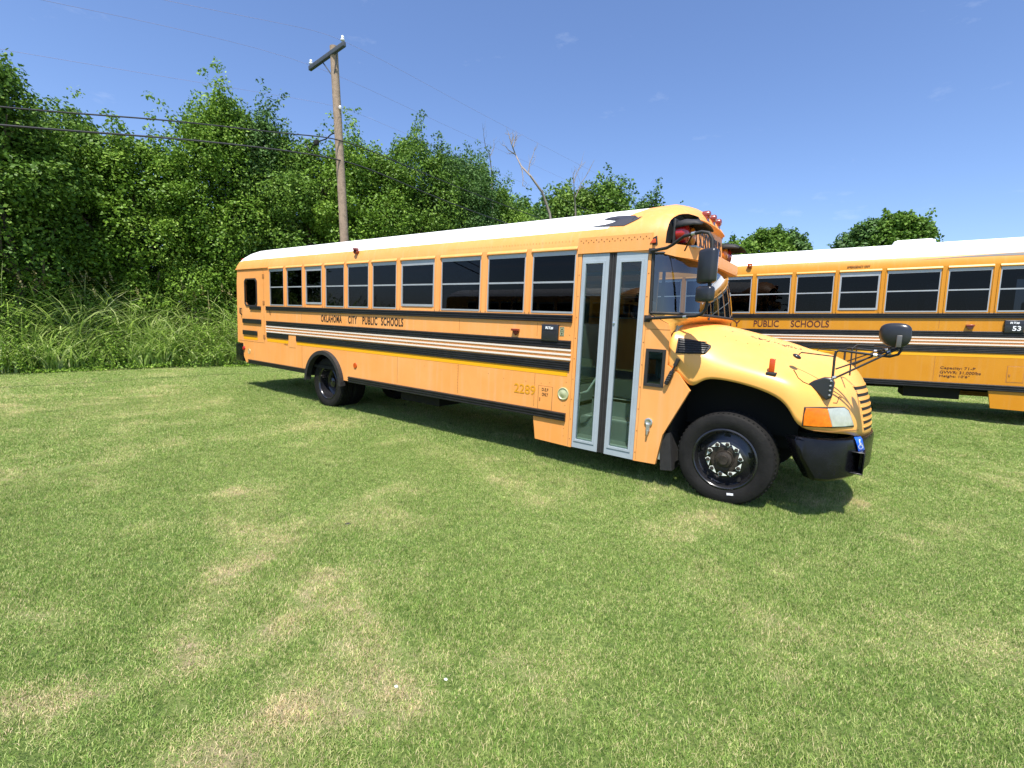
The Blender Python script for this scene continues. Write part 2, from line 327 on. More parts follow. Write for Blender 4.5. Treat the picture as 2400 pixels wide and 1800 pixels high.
def make_bus(cfg):
    Y = MT[cfg['paint']]; HD = MT[cfg['hood']]
    root = empty('school_bus')
    wins = cfg['windows']        # (x0, x1, exit?)
    ZB, ZT = 2.065, 2.876
    whole = [[(a, ZB), (b, ZB), (b, ZT), (a, ZT)] for a, b, e in wins]
    arch = [(-7.75+.63*math.cos(t), .53+.63*math.sin(t)) for t in [math.pi-.0-i*math.pi/18 for i in range(0, 19)]]
    arch = [(x, max(z, .62)) for x, z in arch]
    # ---- body shell: right side with its real openings
    outer = [(-11.62, 1.14), (-11.33, 1.12), (-11.31, .80), (-11.2, .66)]+[(-8.38, .64)]+arch[1:-1]+[(-7.12, .64), (-2.55, .62), (-2.50, .30), (-1.915, .285), (-1.915, 2.82),
             (-1.03, 2.82), (-1.03, .29), (-.75, .30), (-.69, .67), (-.42, 1.23), (-.56, 1.41), (-.70, 1.50), (-.70, 1.91), (-.72, 1.97), (-.96, 2.08), (-.975, 2.93), (-11.55, 2.93), (-11.6, 2.6)]
    exitwin = [(-11.15, 2.12), (-11.08, 2.06), (-10.66, 2.06), (-10.59, 2.12), (-10.59, 2.60), (-10.66, 2.66), (-11.08, 2.66), (-11.15, 2.60)]
    cowlwin = [(-.945, 1.25), (-.745, 1.25), (-.745, 1.66), (-.945, 1.66)]
    mb = MB()
    mb.mesh(curve_mesh(outer, whole+[exitwin, cowlwin], .05), 0, Matrix.Translation((0, -1.195, 0)) @ SIDE)
    # left side
    lo = [(-11.62, .66)]+[(-8.38, .64)]+arch[1:-1]+[(-7.12, .64), (-2.5, .62), (-2.5, .3), (-.75, .30), (-.69, .67), (-.42, 1.23), (-.56, 1.41), (-.70, 1.50), (-.70, 1.91), (-.96, 2.08), (-.975, 2.93), (-11.6, 2.93)]
    mb.mesh(curve_mesh(lo, whole+[[(-1.8, ZB), (-1.05, ZB), (-1.05, ZT), (-1.8, ZT)]], .05), 0, Matrix.Translation((0, 1.195, 0)) @ SIDE)
    # yellow cove under the white roof and the rounded rear
    xs = [(-11.6, .55), (-11.585, .72), (-11.53, .86), (-11.44, .95), (-11.3, 1.0)]
    cv = []
    for x, k in xs+[(-1.9, 1), (-1.5, 1)]:
        s = roof_section(x, k); cv.append(s[:3])
    loft(mb, cv); loft(mb, [[(a[0], -a[1], a[2]) for a in s] for s in cv])
    # rear wall, header above the door, pillars
    mb.box(-11.62, -11.57, -1.17, 1.17, .66, 2.93)
    loft(mb, [[(-11.6, 0, 2.9)]*len(RP), roof_section(-11.6, .55)])
    mb.box(-1.97, -.99, -1.236, -1.2215, 2.825, 3.02)
    # seams and rivets stay in the body mesh
    SM = 1
    for x in (-8.62, -5.49, -4.02, -2.55) if cfg['rivets'] else (-8.5, -5.4, -3.35):
        mb.box(x-.0035, x+.0035, -1.2215, -1.2195, .76, 1.27, SM); mb.box(x-.003, x+.003, -1.2215, -1.2195, 1.75, 1.93, SM)
    mb.box(-1.965, -1.96, -1.2215, -1.2195, .30, 2.82, SM); mb.box(-1.0, -.996, -1.2215, -1.2195, .31, 2.0, SM)
    mb.box(-.99, -.70, -1.2215, -1.2195, 1.905, 1.912, SM)
    def rivet(x, z, y=-1.2205, r=.008):
        mb.lathe([(r, 0), (r*.8, -.003), (.0005, -.005)], (x, y, z), 'y', 6, SM)
    if cfg['rivets']:
        for i in range(26): rivet(-1.93+i*.036, 2.985-(i % 2)*.025, -1.237)
        for i in range(44): rivet(-4.3+i*.052, 3.0, -1.2175, .005)
        for z in np.arange(.40, 2.8, .27): rivet(-1.94, z); rivet(-1.01, z)
        for z in np.arange(.42, 2.0, .105): rivet(-2.04+.01*(z > 1.3), z, r=.006)
        for z in np.arange(.8, 1.27, .045): rivet(-4.03, z, r=.005)
        for i, (x, z) in enumerate([(-3.4, 1.14), (-3.1, 1.1), (-2.7, 1.1), (-2.44, 1.1), (-2.3, 1.12), (-4.8, 1.13), (-4.4, 1.1), (-5.1, 1.05)]): rivet(x, z, r=.006)
    body = mb.build('body', [Y, MT['seam']], root, smooth=30)
    # rain lips above the windows
    for a, b, e in wins:
        mb = MB(); mb.prism([(-1.221, ZT+.055), (-1.221, ZT+.005), (-1.243, ZT+.0), (-1.246, ZT+.018)], a-.02, b+.02, 0, 'x')
        mb.build('rain_lip', [Y], body, bevel=.006)
    # ---- roof
    mb = MB(); rs = []
    for x, k in xs+[(-9, 1), (-6, 1), (-3.5, 1), (-1.5, 1), (-1.06, 1)]:
        rs.append(roof_section(x, k)[2:-2])
    loft(mb, rs)
    roof = mb.build('roof', [MT['white']], root, smooth=50)
    for hx in (() if cfg['rivets'] else (-8.6, -3.75)):
        mb = MB(); mb.box(hx-.34, hx+.34, -.34, .34, 3.50, 3.58, 0, None, .03); mb.box(hx-.29, hx+.29, -.29, .29, 3.58, 3.60, 0, None, .008)
        mb.build('roof_hatch', [MT['white']], root)
    # ---- windows, both sides
    def window(a, b, ex, sgn):
        y = -1.205*sgn; fr = MB()
        def bar(x0, x1, z0, z1, d=.016, mi=0): fr.box(x0, x1, min(y-d*sgn, y+.02*sgn), max(y-d*sgn, y+.02*sgn), z0, z1, mi)
        w = .03 if ex else .016
        z0 = ZB+(.05 if ex else 0); zt = ZT
        bar(a, a+w, z0, zt, .013); bar(b-w, b, z0, zt, .013); bar(a+w, b-w, z0, z0+w+.008, .020); bar(a+w, b-w, zt-.055 if not ex else zt-.085, zt, .014)
        zm = ZB+.41; bar(a+w, b-w, zm-.012, zm+.012, .008)
        if ex: fr.box(a, b, min(y-.008*sgn, y+.02*sgn), max(y-.008*sgn, y+.02*sgn), ZB, z0-.002, 1)
        wo = fr.build('window', [MT['alu'], Y], root, smooth=0)
        for zz0, zz1, yy in ((z0+w, zm-.008, .004), (zm+.008, zt-.05, -.002)):
            p = MB(); p.box(a+w-.004, b-w+.004, y+min(yy, yy+.004)*sgn, y+max(yy, yy+.004)*sgn, zz0, zz1)
            p.build('pane', [MT['wglass']], wo, smooth=0)
    for a, b, e in wins:
        window(a, b, e, 1); window(a, b, e, -1)
    # window pillars: raised channel
    ws = sorted(wins)
    for (a0, b0, _), (a1, b1, _) in zip(ws[:-1], ws[1:]):
        m_ = MB(); m_.box(b0+.015, b0+.03, -1.231, -1.2205, ZB, ZT+.0); m_.box(a1-.03, a1-.015, -1.231, -1.2205, ZB, ZT)
        m_.build('window_pillar', [Y], body, bevel=.003)
    # ---- rub rails
    def ribbed(mb, x0, x1, z0, z1, n, d=.03):
        prof = [(-1.2205, z0)]
        for i in range(n):
            a = z0+(z1-z0)*i/n; h = (z1-z0)/n
            prof += [(-1.2205-d*.55, a+h*.08), (-1.2205-d, a+h*.28), (-1.2205-d, a+h*.72), (-1.2205-d*.55, a+h*.92)]
        prof += [(-1.2205, z1)]
        mb.prism(prof, x0, x1, 0, 'x')
    FX = -2.0
    rails = [(-10.13, FX, 1.945, 2.045, 3, .026), (-10.13, FX, 1.60, 1.71, 3, .022), (-8.84, FX, 1.305, 1.43, 4, .016), (-10.13, -9.17, 1.325, 1.44, 4, .016), (-6.93, FX-.02, .62, .735, 3, .03), (-11.05, -8.43, .64, .745, 3, .03)]
    for x0, x1, z0, z1, n, d in rails:
        mb = MB(); ribbed(mb, x0, x1, z0, z1, n, d); mb.build('rub_rail', [MT['black']], root, smooth=30)
    mb = MB(); mb.box(-10.14, FX+.01, -1.224, -1.2205, 1.435, 1.597, 0)
    for z in (1.462, 1.522, 1.582): mb.box(-10.14, FX+.01, -1.239, -1.224, z-.012, z+.012, 1)
    mb.build('striped_rail', [MT['corr'], MT['trim_white']], root, smooth=0)
    for x0, x1 in ((-10.12, -9.18), (-8.83, FX-.03), (-11.3, -10.58)):
        mb = MB(); mb.box(x0, x1, -1.2225, -1.2205, 1.232, 1.30); mb.build('reflective_tape', [MT['tape']], root, smooth=0)
    # fill door in the rail gap, emergency side door at the rear
    mb = MB(); mb.box(-9.14, -8.87, -1.225, -1.2195, 1.16, 1.42); mb.build('fuel_door', [Y], root, bevel=.004)
    mb = MB()
    for a in ((-11.5, -10.28, 2.885, 2.9), (-10.255, -10.25, 1.2, 2.88), (-11.55, -10.26, 1.185, 1.193)): mb.box(a[0], a[1], -1.2225, -1.2195, a[2], a[3])
    sd = mb.build('emergency_door', [MT['seam']], root)
    mb = MB(); mb.mesh(curve_mesh([(x+(-.03 if x < -10.87 else .03), z+(-.03 if z < 2.36 else .03)) for x, z in exitwin], [exitwin], .03), 0, Matrix.Translation((0, -1.222, 0)) @ SIDE)
    mb.build('door_window_seal', [MT['rubber']], sd)
    mb = MB(); mb.box(-11.15, -10.59, -1.205, -1.20, 2.06, 2.66); mb.build('pane', [MT['wglass']], sd)
    mb = MB(); mb.box(-10.92, -10.38, -1.25, -1.2205, 1.95, 2.04); mb.box(-11.3, -10.38, -1.25, -1.2205, 1.62, 1.73); mb.box(-11.3, -10.58, -1.25, -1.2205, 1.34, 1.45)
    mb.build('door_rub_strip', [MT['black']], sd, bevel=.012)
    mb = MB(); mb.tube([(-11.36, -1.225, 1.97), (-11.36, -1.26, 1.98), (-11.36, -1.265, 1.86), (-11.36, -1.225, 1.82)], .015, 6); mb.build('door_handle', [MT['rubber']], sd)
    for z in (2.73, 2.12, 1.33):
        mb = MB(); mb.box(-10.30, -10.21, -1.2275, -1.2225, z-.045, z+.045); mb.box(-10.26, -10.245, -1.236, -1.2275, z-.05, z+.05); mb.build('hinge', [MT['seam']], sd, bevel=.002)
    mb = MB(); mb.box(-11.6, -10.02, -1.245, -1.2205, 2.905, 2.935); mb.build('drip_rail', [Y], body, bevel=.004)
    # rear bumper and rear lamp
    mb = MB(); mb.box(-11.78, -11.36, -1.21, 1.21, .66, 1.10, 0, None, .03); mb.build('rear_bumper', [MT['bumper']], root)
    mb = MB(); mb.lathe([(.001, -.03), (.04, -.03), (.05, 0)], (-11.28, -1.222, 1.0), 'y', 16); mb.build('reflector', [MT['red']], root)
    mb = MB(); mb.lathe([(.001, -.012), (.05, -.012), (.056, 0)], (-6.72, -1.222, .965), 'y', 20); mb.build('reflector', [MT['orange']], root)
    if cfg['rivets']:
        mb = MB(); mb.lathe([(.045, 0), (.052, -.004), (.062, -.004), (.064, 0)], (-11.03, -1.2205, .94), 'y', 20); mb.box(-11.045, -11.015, -1.224, -1.2205, .915, .965)
        mb.build('round_badge', [MT['badge']], root)
    mb = MB(); mb.box(-11.60, -11.50, -1.10, -.98, 3.10, 3.20, 0, None, .02); mb.build('marker_lamp', [MT['red']], root)
    mb = MB(); mb.lathe([(.045, -.05), (.05, 0), (.03, .03)], (-6.7, -1.205, 3.10), 'y', 14); mb.box(-6.75, -6.65, -1.27, -1.20, 3.13, 3.16)
    mb.build('marker_lamp', [MT['orange'] if not cfg['rivets'] else MT['redbrown']], root)
    # ---- wheel arch rubber, wells, chassis
    mb = MB(); pr = [(-7.75+.66*math.cos(t), .53+.66*math.sin(t)) for t in [math.pi*(1-i/24) for i in range(25)]]; pi_ = [(-7.75+.575*math.cos(t), .53+.575*math.sin(t)) for t in [math.pi*(1-i/24) for i in range(25)]]
    for s in (-1, 1):
        mb = MB()
        for (a, b), (c, d), (e, f), (g, h) in zip(pr[:-1], pr[1:], pi_[1:], pi_[:-1]):
            y0, y1 = 1.19*s, 1.30*s
            mb.add([(a, y0, b), (c, y0, d), (e, y0, f), (g, y0, h), (a*.997-.023, y1, b-.01), (c*.997-.023, y1, d-.01), (e, y1, f), (g, y1, h)], [(0, 1, 5, 4), (4, 5, 6, 7), (7, 6, 2, 3)])
        mb.build('fender_flare', [MT['rubber']], root, smooth=50)
    mb = MB()
    for s in (-1, 1): mb.box(-11.4, .95, s*.42-.04, s*.42+.04, .60, .82)
    mb.box(-11.5, -2.0, -1.16, 1.16, .80, .86)
    mb.box(-5.7, -4.7, -.95, -.15, .42, .80); mb.box(-4.2, -3.0, -.9, .9, .56, .8); mb.box(-7.88, -7.78, -1.0, 1.0, .44, .6); mb.box(-.07, .07, -.95, .95, .42, .56); mb.box(-.65, .75, -.40, .40, .62, 1.45)
    mb.box(-.66, -.62, -1.12, 1.12, .5, 1.62); mb.box(-8.4, -7.1, -.55, .55, .6, .8)
    for s in (-1, 1):
        mb.box(-.62, .62, s*.55-.02, s*.55+.02, .75, 1.38)
        mb.box(-8.42, -7.1, s*.45-.02, s*.45+.02, .60, 1.15); mb.box(-8.42, -7.1, min(s*.45, s*1.17), max(s*.45, s*1.17), 1.19, 1.22); mb.box(-8.45, -8.41, min(s*.45, s*1.17), max(s*.45, s*1.17), .6, 1.2); mb.box(-7.09, -7.05, min(s*.45, s*1.17), max(s*.45, s*1.17), .6, 1.2)
    mb.tube([(-4.5, .5, .5), (-9.5, .5, .5), (-11.3, .6, .5)], .06, 8); mb.tube([(-6.9, 0, .5), (-2, 0, .55)], .05, 8)
    mb.build('chassis', [MT['chassis']], root, smooth=0)
    for s in (-1, 1):
        mb = MB(); mb.prism([(-.73, .66), (-.62, .70), (-.56, .25), (-.70, .23)], s*1.17, s*.85); mb.build('mud_flap', [MT['rubber']], root)
    # ---- wheels
    def wheel(x, s, front):
        y = -1.16*s if front else -1.13*s
        def P(l): return [(r, h*s) for r, h in l]
        t = MB(); prof = [(.335, .02), (.35, .0), (.40, -.018), (.455, -.020), (.495, -.006), (.514, .02), (.520, .05)]
        w = .27
        for k in range(4): a = .065+k*.05; prof += [(.520, a-.008), (.510, a-.004), (.510, a+.004), (.520, a+.008)]
        prof += [(.514, w-.02), (.495, w+.006), (.44, w+.02), (.335, w)]
        t.lathe(P(prof), (x, y, .505), 'y', 56)
        if not front: t.lathe([(r, (h+.30)*s) for r, h in prof], (x, y, .505), 'y', 40)
        n = 60
        for k in range(n):
            a = 2*math.pi*k/n; Mx = Matrix.Translation((x, y, .505)) @ Matrix.Rotation(a, 4, 'Y')
            for q in range(2): t.box(-.009, .009, (.012+q*.225 if s > 0 else -.038-q*.225), (.038+q*.225 if s > 0 else -.012-q*.225), .500, .5205, 0, Mx)
        wo = t.build('wheel', [MT['tyre']], root, smooth=30)
        r = MB()
        if front:
            r.lathe(P([(.345, .03), (.345, .0), (.33, -.008), (.318, .0), (.308, .03), (.302, .075), (.29, .085), (.26, .075), (.225, .055), (.20, .038), (.0, .036)]), (x, y, .505), 'y', 56)
        else:
            r.lathe(P([(.345, .03), (.345, .0), (.332, -.008), (.318, .0), (.305, .03), (.30, .14), (.285, .19), (.24, .215), (.20, .22), (.15, .22), (.12, .18), (.10, .11), (.06, .09), (.0, .088)]), (x, y, .505), 'y', 56)
        r.build('rim', [MT['rim']], wo, smooth=40)
        if front:
            for k in range(5):
                hl = MB(); a = 2*math.pi*(k+.25)/5
                hl.lathe([(.001, 0), (.033, 0)], (x+.256*math.cos(a), y+.068*s, .505+.256*math.sin(a)), 'y', 14)
                hl.build('hand_hole', [MT['chassis']], wo, smooth=0)
            hb = MB(); hb.lathe(P([(.15, .036), (.15, .022), (.125, .016), (.105, .02), (.10, .01), (.095, .01), (.088, .012), (.085, -.02), (.06, -.03), (.055, -.03), (.05, -.045), (.0, -.045)]), (x, y, .505), 'y', 36)
            hb.build('hub', [MT['rust']], wo, smooth=30)
            for k in range(10):
                lg = MB(); a = 2*math.pi*(k+.3)/10; cx, cz = x+.172*math.cos(a), .505+.172*math.sin(a)
                lg.lathe(P([(.023, .03), (.023, .0), (.018, -.012), (.0, -.013)]), (cx, y, cz), 'y', 6, 0)
                d = a+math.pi/2; n3 = [(cx+.031*math.cos(d+2.0), cz+.031*math.sin(d+2.0)), (cx+.07*math.cos(d), cz+.07*math.sin(d)), (cx+.031*math.cos(d-2.0), cz+.031*math.sin(d-2.0)), (cx-.03*math.cos(d), cz-.03*math.sin(d))]
                lg.prism(n3, y+.004*s, y+.009*s, 1)
                lg.build('lug_nut', [MT['rust'], MT['pale']], wo, smooth=0)
    for s in (1, -1): wheel(0, s, True); wheel(-7.80, s, False)
    if cfg['rivets']:
        wt = [o for o in root.children if o.name.startswith('wheel')][0]; m_ = MB(); q = on_plane(*r4(776, 1322), 1, -1.180)
        m_.box(-.034, .034, -.0015, .0015, -.012, .012, 0, Matrix.Translation((q.x, -1.181, q.z)) @ Matrix.Rotation(-.15, 4, 'Y')); m_.build('paint_mark', [MT['sign_white']], wt)
    # ---- entrance door
    def leaf(x0, x1, gx0, gx1):
        me = curve_mesh([(x0, .295), (x1, .295), (x1, 2.815), (x0, 2.815)], [[(gx0, .41), (gx1, .41), (gx1, 2.70), (gx0, 2.70)]], .035)
        m_ = MB(); m_.mesh(me, 0, Matrix.Translation((0, -1.20, 0)) @ SIDE); return m_
    dr = leaf(-1.905, -1.53, -1.85, -1.605); dr2 = leaf(-1.43, -1.035, -1.365, -1.105); dr.v, off = dr.v, len(dr.v)
    dr.add(dr2.v, dr2.f)
    for g0, g1 in ((-1.85, -1.605), (-1.365, -1.105)):
        me = curve_mesh([(g0-.028, .382), (g1+.028, .382), (g1+.028, 2.728), (g0-.028, 2.728)], [[(g0, .41), (g1, .41), (g1, 2.70), (g0, 2.70)]], .010)
        dr.mesh(me, 0, Matrix.Translation((0, -1.2215, 0)) @ SIDE)
    do = dr.build('entrance_door', [MT['door']], root, bevel=.004)
    m_ = MB(); m_.box(-1.53, -1.43, -1.21, -1.18, .295, 2.815); m_.box(-1.93, -1.905, -1.20, -1.18, .29, 2.82); m_.box(-1.035, -1.025, -1.20, -1.18, .29, 2.82); m_.box(-1.93, -1.02, -1.20, -1.18, 2.805, 2.822)
    for x in (-1.515, -1.48, -1.445): m_.tube([(x, -1.212, .30), (x, -1.212, 2.81)], .011, 6)
    m_.build('door_seal', [MT['rubber']], do)
    for g0, g1 in ((-1.85, -1.605), (-1.365, -1.105)):
        m_ = MB(); m_.box(g0-.005, g1+.005, -1.206, -1.201, .405, 2.705); m_.build('door_pane', [MT['dglass']], do, smooth=0)
    m_ = MB(); m_.lathe([(.001, -.014), (.012, -.012), (.014, 0)], (-1.41, -1.2175, 1.96), 'y', 12); m_.build('door_lock', [MT['chrome']], do)
    # ---- interior
    m_ = MB(); m_.box(-11.5, -2.05, -1.15, 1.15, 1.10, 1.16, 0); m_.box(-2.05, -.72, -.25, 1.15, 1.10, 1.16, 0); m_.box(-2.05, -2.0, -1.15, -.25, .35, 1.1, 0)
    for k, (z, y0) in enumerate(((.40, -1.14), (.66, -.82), (.90, -.52))):
        m_.box(-2.0, -.76, y0, -.2, z-.03, z, 0); m_.box(-2.0, -.76, y0+.30, y0+.32, z, z+.25, 0); m_.box(-1.95, -.80, y0, y0+.045, z, z+.012, 1)
    m_.box(-.76, -.72, -1.15, -.2, .35, 2.0, 0); m_.box(-.76, -.66, -1.1, 1.1, 1.55, 2.03, 0)
    m_.box(-11.5, -1.7, -.75, .75, 3.32, 3.34, 2)
    io = m_.build('interior', [MT['interior'], MT['pale'], MT['pale']], root, smooth=0)
    m_ = MB(); m_.box(-2.04, -1.98, -1.12, -.45, 1.16, 1.95, 0, None, .04); m_.build('barrier', [MT['grey_seat']], io)
    m_ = MB(); m_.tube([(-1.93, -1.05, .75), (-1.92, -1.05, 1.0), (-1.80, -1.05, 1.05), (-1.66, -1.02, 1.30), (-1.60, -.95, 1.75)], .016, 8); m_.tube([(-1.93, -1.05, .40), (-1.93, -1.05, 1.02)], .014, 8); m_.build('handrail', [MT['pale']], io)
    m_ = MB(); m_.box(-1.70, -1.25, .35, .85, 1.45, 1.60, 0, None, .05); m_.box(-1.78, -1.66, .35, .85, 1.55, 2.35, 0, None, .05); m_.tube([(-1.45, .6, 1.16), (-1.45, .6, 1.5)], .06, 8); m_.build('driver_seat', [MT['grey_seat']], io)
    m_ = MB(); m_.lathe([(.22, -.012), (.235, 0), (.22, .012), (.205, 0), (.22, -.012)], (0, 0, 0), 'z', 28); m_.box(-.2, .2, -.015, .015, -.01, .01)
    Mx = Matrix.Translation((-1.0, .6, 2.02)) @ Matrix.Rotation(math.radians(-50), 4, 'Y'); m_.v = [tuple(Mx @ Vector(p)) for p in m_.v]; m_.build('steering_wheel', [MT['rubber']], io)
    me_seat = None
    for k in range(11):
        for s in (-1, 1):
            if me_seat is None:
                m_ = MB(); m_.box(0, .10, -.5, .5, .05, .92, 0, None, .04); m_.box(.08, .5, -.5, .5, .02, .20, 0, None, .04); m_.box(.1, .14, -.4, -.36, -.35, .05); m_.box(.1, .14, .36, .4, -.35, .05)
                so = m_.build('passenger_seat', [MT['grey_seat']], io); me_seat = so.data
            else:
                so = bpy.data.objects.new('passenger_seat', me_seat); COL.objects.link(so); so.parent = io
            so.location = (-11.1+k*.8, s*.62, 1.50)
    # ---- windshield and cowl deck
    m_ = MB(); B, T = full(WS_BOT), full(WS_TOP); rows = []
    for i in range(6):
        t = i/5; rows.append([(lerp(b[0], a[0], t)+.012*math.sin(math.pi*t), lerp(b[1], a[1], t), lerp(2.10, 2.785, t)) for b, a in zip(B, T)])
    loft(m_, rows); wsg = m_.build('windshield', [MT['sglass']], root, smooth=60, fix=False)
    m_ = MB(); m_.tube([(p[0], p[1]*1.004, 2.098) for p in B], .017, 8); m_.tube([(p[0], p[1]*1.004, 2.788) for p in T], .017, 8)
    for s in (-1, 1): m_.tube([(-.955, 1.218*s, 2.10), (-.965, 1.218*s, 2.5), (-.975, 1.218*s, 2.79)], .020, 8)
    m_.build('windshield_frame', [MT['rubber']], wsg, smooth=60)
    m_ = MB(); m_.tube([(-.50, -.55, 2.115), (-.56, -.30, 2.25), (-.60, -.12, 2.42)], .009, 6); m_.tube([(-.47, .25, 2.11), (-.52, .5, 2.22), (-.58, .78, 2.36)], .009, 6)
    m_.tube([(-.46, -.57, 2.05), (-.47, -.55, 2.115)], .014, 6); m_.build('wiper', [MT['rubber']], wsg)
    m_ = MB(); back = full([(-.70, 1.195), (-.695, 1.15), (-.69, 1.05), (-.685, .85), (-.68, .65), (-.675, .45), (-.67, .2), (-.67, 0)]); zz = [1.90, 1.93, 1.965, 1.99, 2.0, 2.01, 2.02, 2.025]; zz = zz+zz[-2::-1]
    deck = [[(p[0]+.02, p[1]*1.006, 2.08) for p in B], [(lerp(p[0]+.02, q[0]+.10, .6), lerp(p[1], q[1], .5), lerp(2.08, z, .55)) for p, q, z in zip(B, back, zz)], [(q[0]+.01, q[1], z-.035) for q, z in zip(back, zz)]]
    loft(m_, [[(p[0]-.03, p[1], 2.085) for p in B]]+deck)
    bl = [(-1.215, 1.25), (-1.215, 1.90), (-1.15, 1.925), (-1.05, 1.955), (-.85, 1.975), (-.4, 1.985)]; m_.prism(bl+[(-y, z) for y, z in bl[::-1]], -.735, -.712, 0, 'x')
    m_.build('cowl', [HD], root, smooth=50)
    m_ = MB(); m_.tube([(-.90, -1.0, 2.12), (-.90, -1.02, 2.6)], .02, 8); m_.box(-.80, -.70, -.95, .95, 2.03, 2.06); m_.build('dashboard_post', [MT['dark_in']], io)
    # cowl window frame
    m_ = MB(); m_.mesh(curve_mesh([(-.965, 1.232), (-.725, 1.232), (-.725, 1.678), (-.965, 1.678)], [[(-.93, 1.265), (-.76, 1.265), (-.76, 1.645), (-.93, 1.645)]], .03), 0, Matrix.Translation((0, -1.222, 0)) @ SIDE)
    cw = m_.build('cowl_window', [MT['rubber']], root, bevel=.004); m_ = MB(); m_.box(-.935, -.755, -1.212, -1.208, 1.26, 1.65); m_.build('pane', [MT['dglass']], cw)
    # ---- front cap (solid, pockets cut by boolean)
    secs = []
    for x, k, w, zb in ((-1.52, 1.01, 1.006, 2.86), (-1.3, 1.02, 1.006, 2.84), (-1.05, 1.02, 1.004, 2.80), (-.92, .985, .998, 2.79), (-.82, .92, .985, 2.77), (-.74, .82, .95, 2.75), (-.68, .70, .905, 2.74), (-.62, .52, .85, 2.735), (-.575, .30, .80, 2.73), (-.53, .05, .74, 2.725), (-.50, -.08, .68, 2.72)):
        s = [(x, y*w, max(2.93+(z-2.93)*k, zb+.004)) for y, z in RP]
        if k < 0: s = [(x, y*w, zb+.05+.0*(z)) for y, z in RP]
        n = len(s); lower = [(x, lerp(s[-1][1], s[0][1], t), zb) for t in (0, .12, .3, .5, .7, .88, 1)]
        secs.append(s+lower)
    secs = [[(x+lerp(-.34, .43, min(1, max(0, (z-2.93)/.6)))*wt, y, z) for x, y, z in sc] for sc, wt in zip(secs, [1, .62, .14]+[0]*20)]
    m_ = MB(); loft(m_, secs, 0, True)
    capo = m_.build('front_cap', [Y, MT['rubber']], root, smooth=40)
    def cutter(pts, y0, y1, mi):
        c = MB(); c.prism(pts, y0, y1); o = c.build('cut', [Y, MT['rubber']], None, smooth=0)
        o.data.polygons.foreach_set('material_index', [mi]*len(o.data.polygons)); return o
    cuts = [(cutter([(-.845, 2.895), (-.3, 2.85), (-.3, 3.29), (-.74, 3.29), (-.80, 3.255), (-.845, 3.17)], -1.4, -.60, 1)), (cutter([(-.845, 2.895), (-.3, 2.85), (-.3, 3.29), (-.74, 3.29), (-.80, 3.255), (-.845, 3.17)], .60, 1.4, 1)),
            (cutter([(-.665, 2.885), (-.30, 2.84), (-.30, 3.6), (-.60, 3.30), (-.70, 3.225)], -1.5, 1.5, 0))]
    bpy.context.view_layer.update()
    for c in cuts:
        b = capo.modifiers.new('b', 'BOOLEAN'); b.operation = 'DIFFERENCE'; b.object = c; b.solver = 'EXACT'
    bpy.context.view_layer.update()
    me = bpy.data.meshes.new_from_object(capo.evaluated_get(bpy.context.evaluated_depsgraph_get()))
    capo.modifiers.clear(); capo.data = me
    for c in cuts: bpy.data.objects.remove(c)
    capbvh = bvh_of(me); me_cap = me
    # warning lamps and visors
    for s in (-1, 1):
        m_ = MB(); m_.box(-.80, -.77, min(s*.66, s*1.13), max(s*.66, s*1.13), 2.905, 3.18); m_.build('lamp_panel', [MT['rubber']], capo, bevel=.01)
        for yc, nm in ((1.01, 'red'), (.78, 'amber')):
            m_ = MB(); m_.lathe([(.108, -.775), (.112, -.700), (.104, -.672), (.06, -.652), (.001, -.645)], (0, yc*s, 3.025), 'x', 28); m_.build('warning_lamp', [MT[nm]], capo)
            pass
        m_ = MB(); rr = []
        for x, zc_, hw_, dr_ in ((-.775, 3.18, .235, .11), (-.68, 3.195, .245, .11), (-.56, 3.175, .245, .085), (-.475, 3.13, .235, .045)):
            rr.append([(x, s*(.895+hw_*math.cos(math.pi*i/14)), zc_-dr_*(1-math.sin(math.pi*i/14)**.6)) for i in range(15)])
        loft(m_, rr); o = m_.build('lamp_visor', [MT['rubber']], capo, smooth=60); q = o.modifiers.new('s', 'SOLIDIFY'); q.thickness = .008
        m_ = MB(); m_.box(-.80, -.55, min(s*.62, s*1.02), max(s*.62, s*1.02), 2.862, 2.884); m_.build('pocket_ledge', [MT['door']], capo, bevel=.004)
        # side marker in its scooped housing
        m_ = MB(); m_.prism([(-1.075, 2.865), (-.93, 2.885), (-.945, 2.985), (-.985, 2.965)], s*1.228, s*1.20); o = m_.build('marker_housing', [MT['rubber']], capo, bevel=.003)
        m_ = MB(); m_.prism([(-1.02, 2.895), (-.945, 2.90), (-.955, 2.95), (-.985, 2.945)], s*1.245, s*1.228); m_.build('marker_lamp', [MT['orange']], capo, bevel=.006)
    for yc in (-.28, -.03, .24):
        hit = capbvh.ray_cast(Vector((.5, yc, 3.33)), Vector((-1, 0, 0)))
        xx = hit[0].x if hit[0] else -.7
        m_ = MB(); m_.lathe([(.048, -.05), (.050, .02), (.038, .04), (.001, .048)], (xx, yc, 3.375), 'x', 18); m_.box(xx-.08, xx+.02, yc-.045, yc+.045, 3.28, 3.375); m_.build('cluster_lamp', [MT['redbrown']], capo)
    m_ = MB()
    for word, y0, w in (('SCHOOL', -.52, .58), ('BUS', .18, .32)):
        tm = text_me(word, w, .22, .002, bold=.012)
        Rm = Matrix(((0, -.11, 1, 0), (1, 0, 0, 0), (0, .99, .11, 0), (0, 0, 0, 1)))
        m_.mesh(tm, 0, Matrix.Translation((-.664, y0, 2.93)) @ Rm)
    m_.build('sign_lettering', [MT['text']], capo, smooth=0)
    # ---- hood
    hme = hood_mesh(); hb = bvh_of(hme)
    hood = link_mesh('hood', hme, [HD], root, 60); q = hood.modifiers.new('s', 'SOLIDIFY'); q.thickness = .014; q.offset = -1
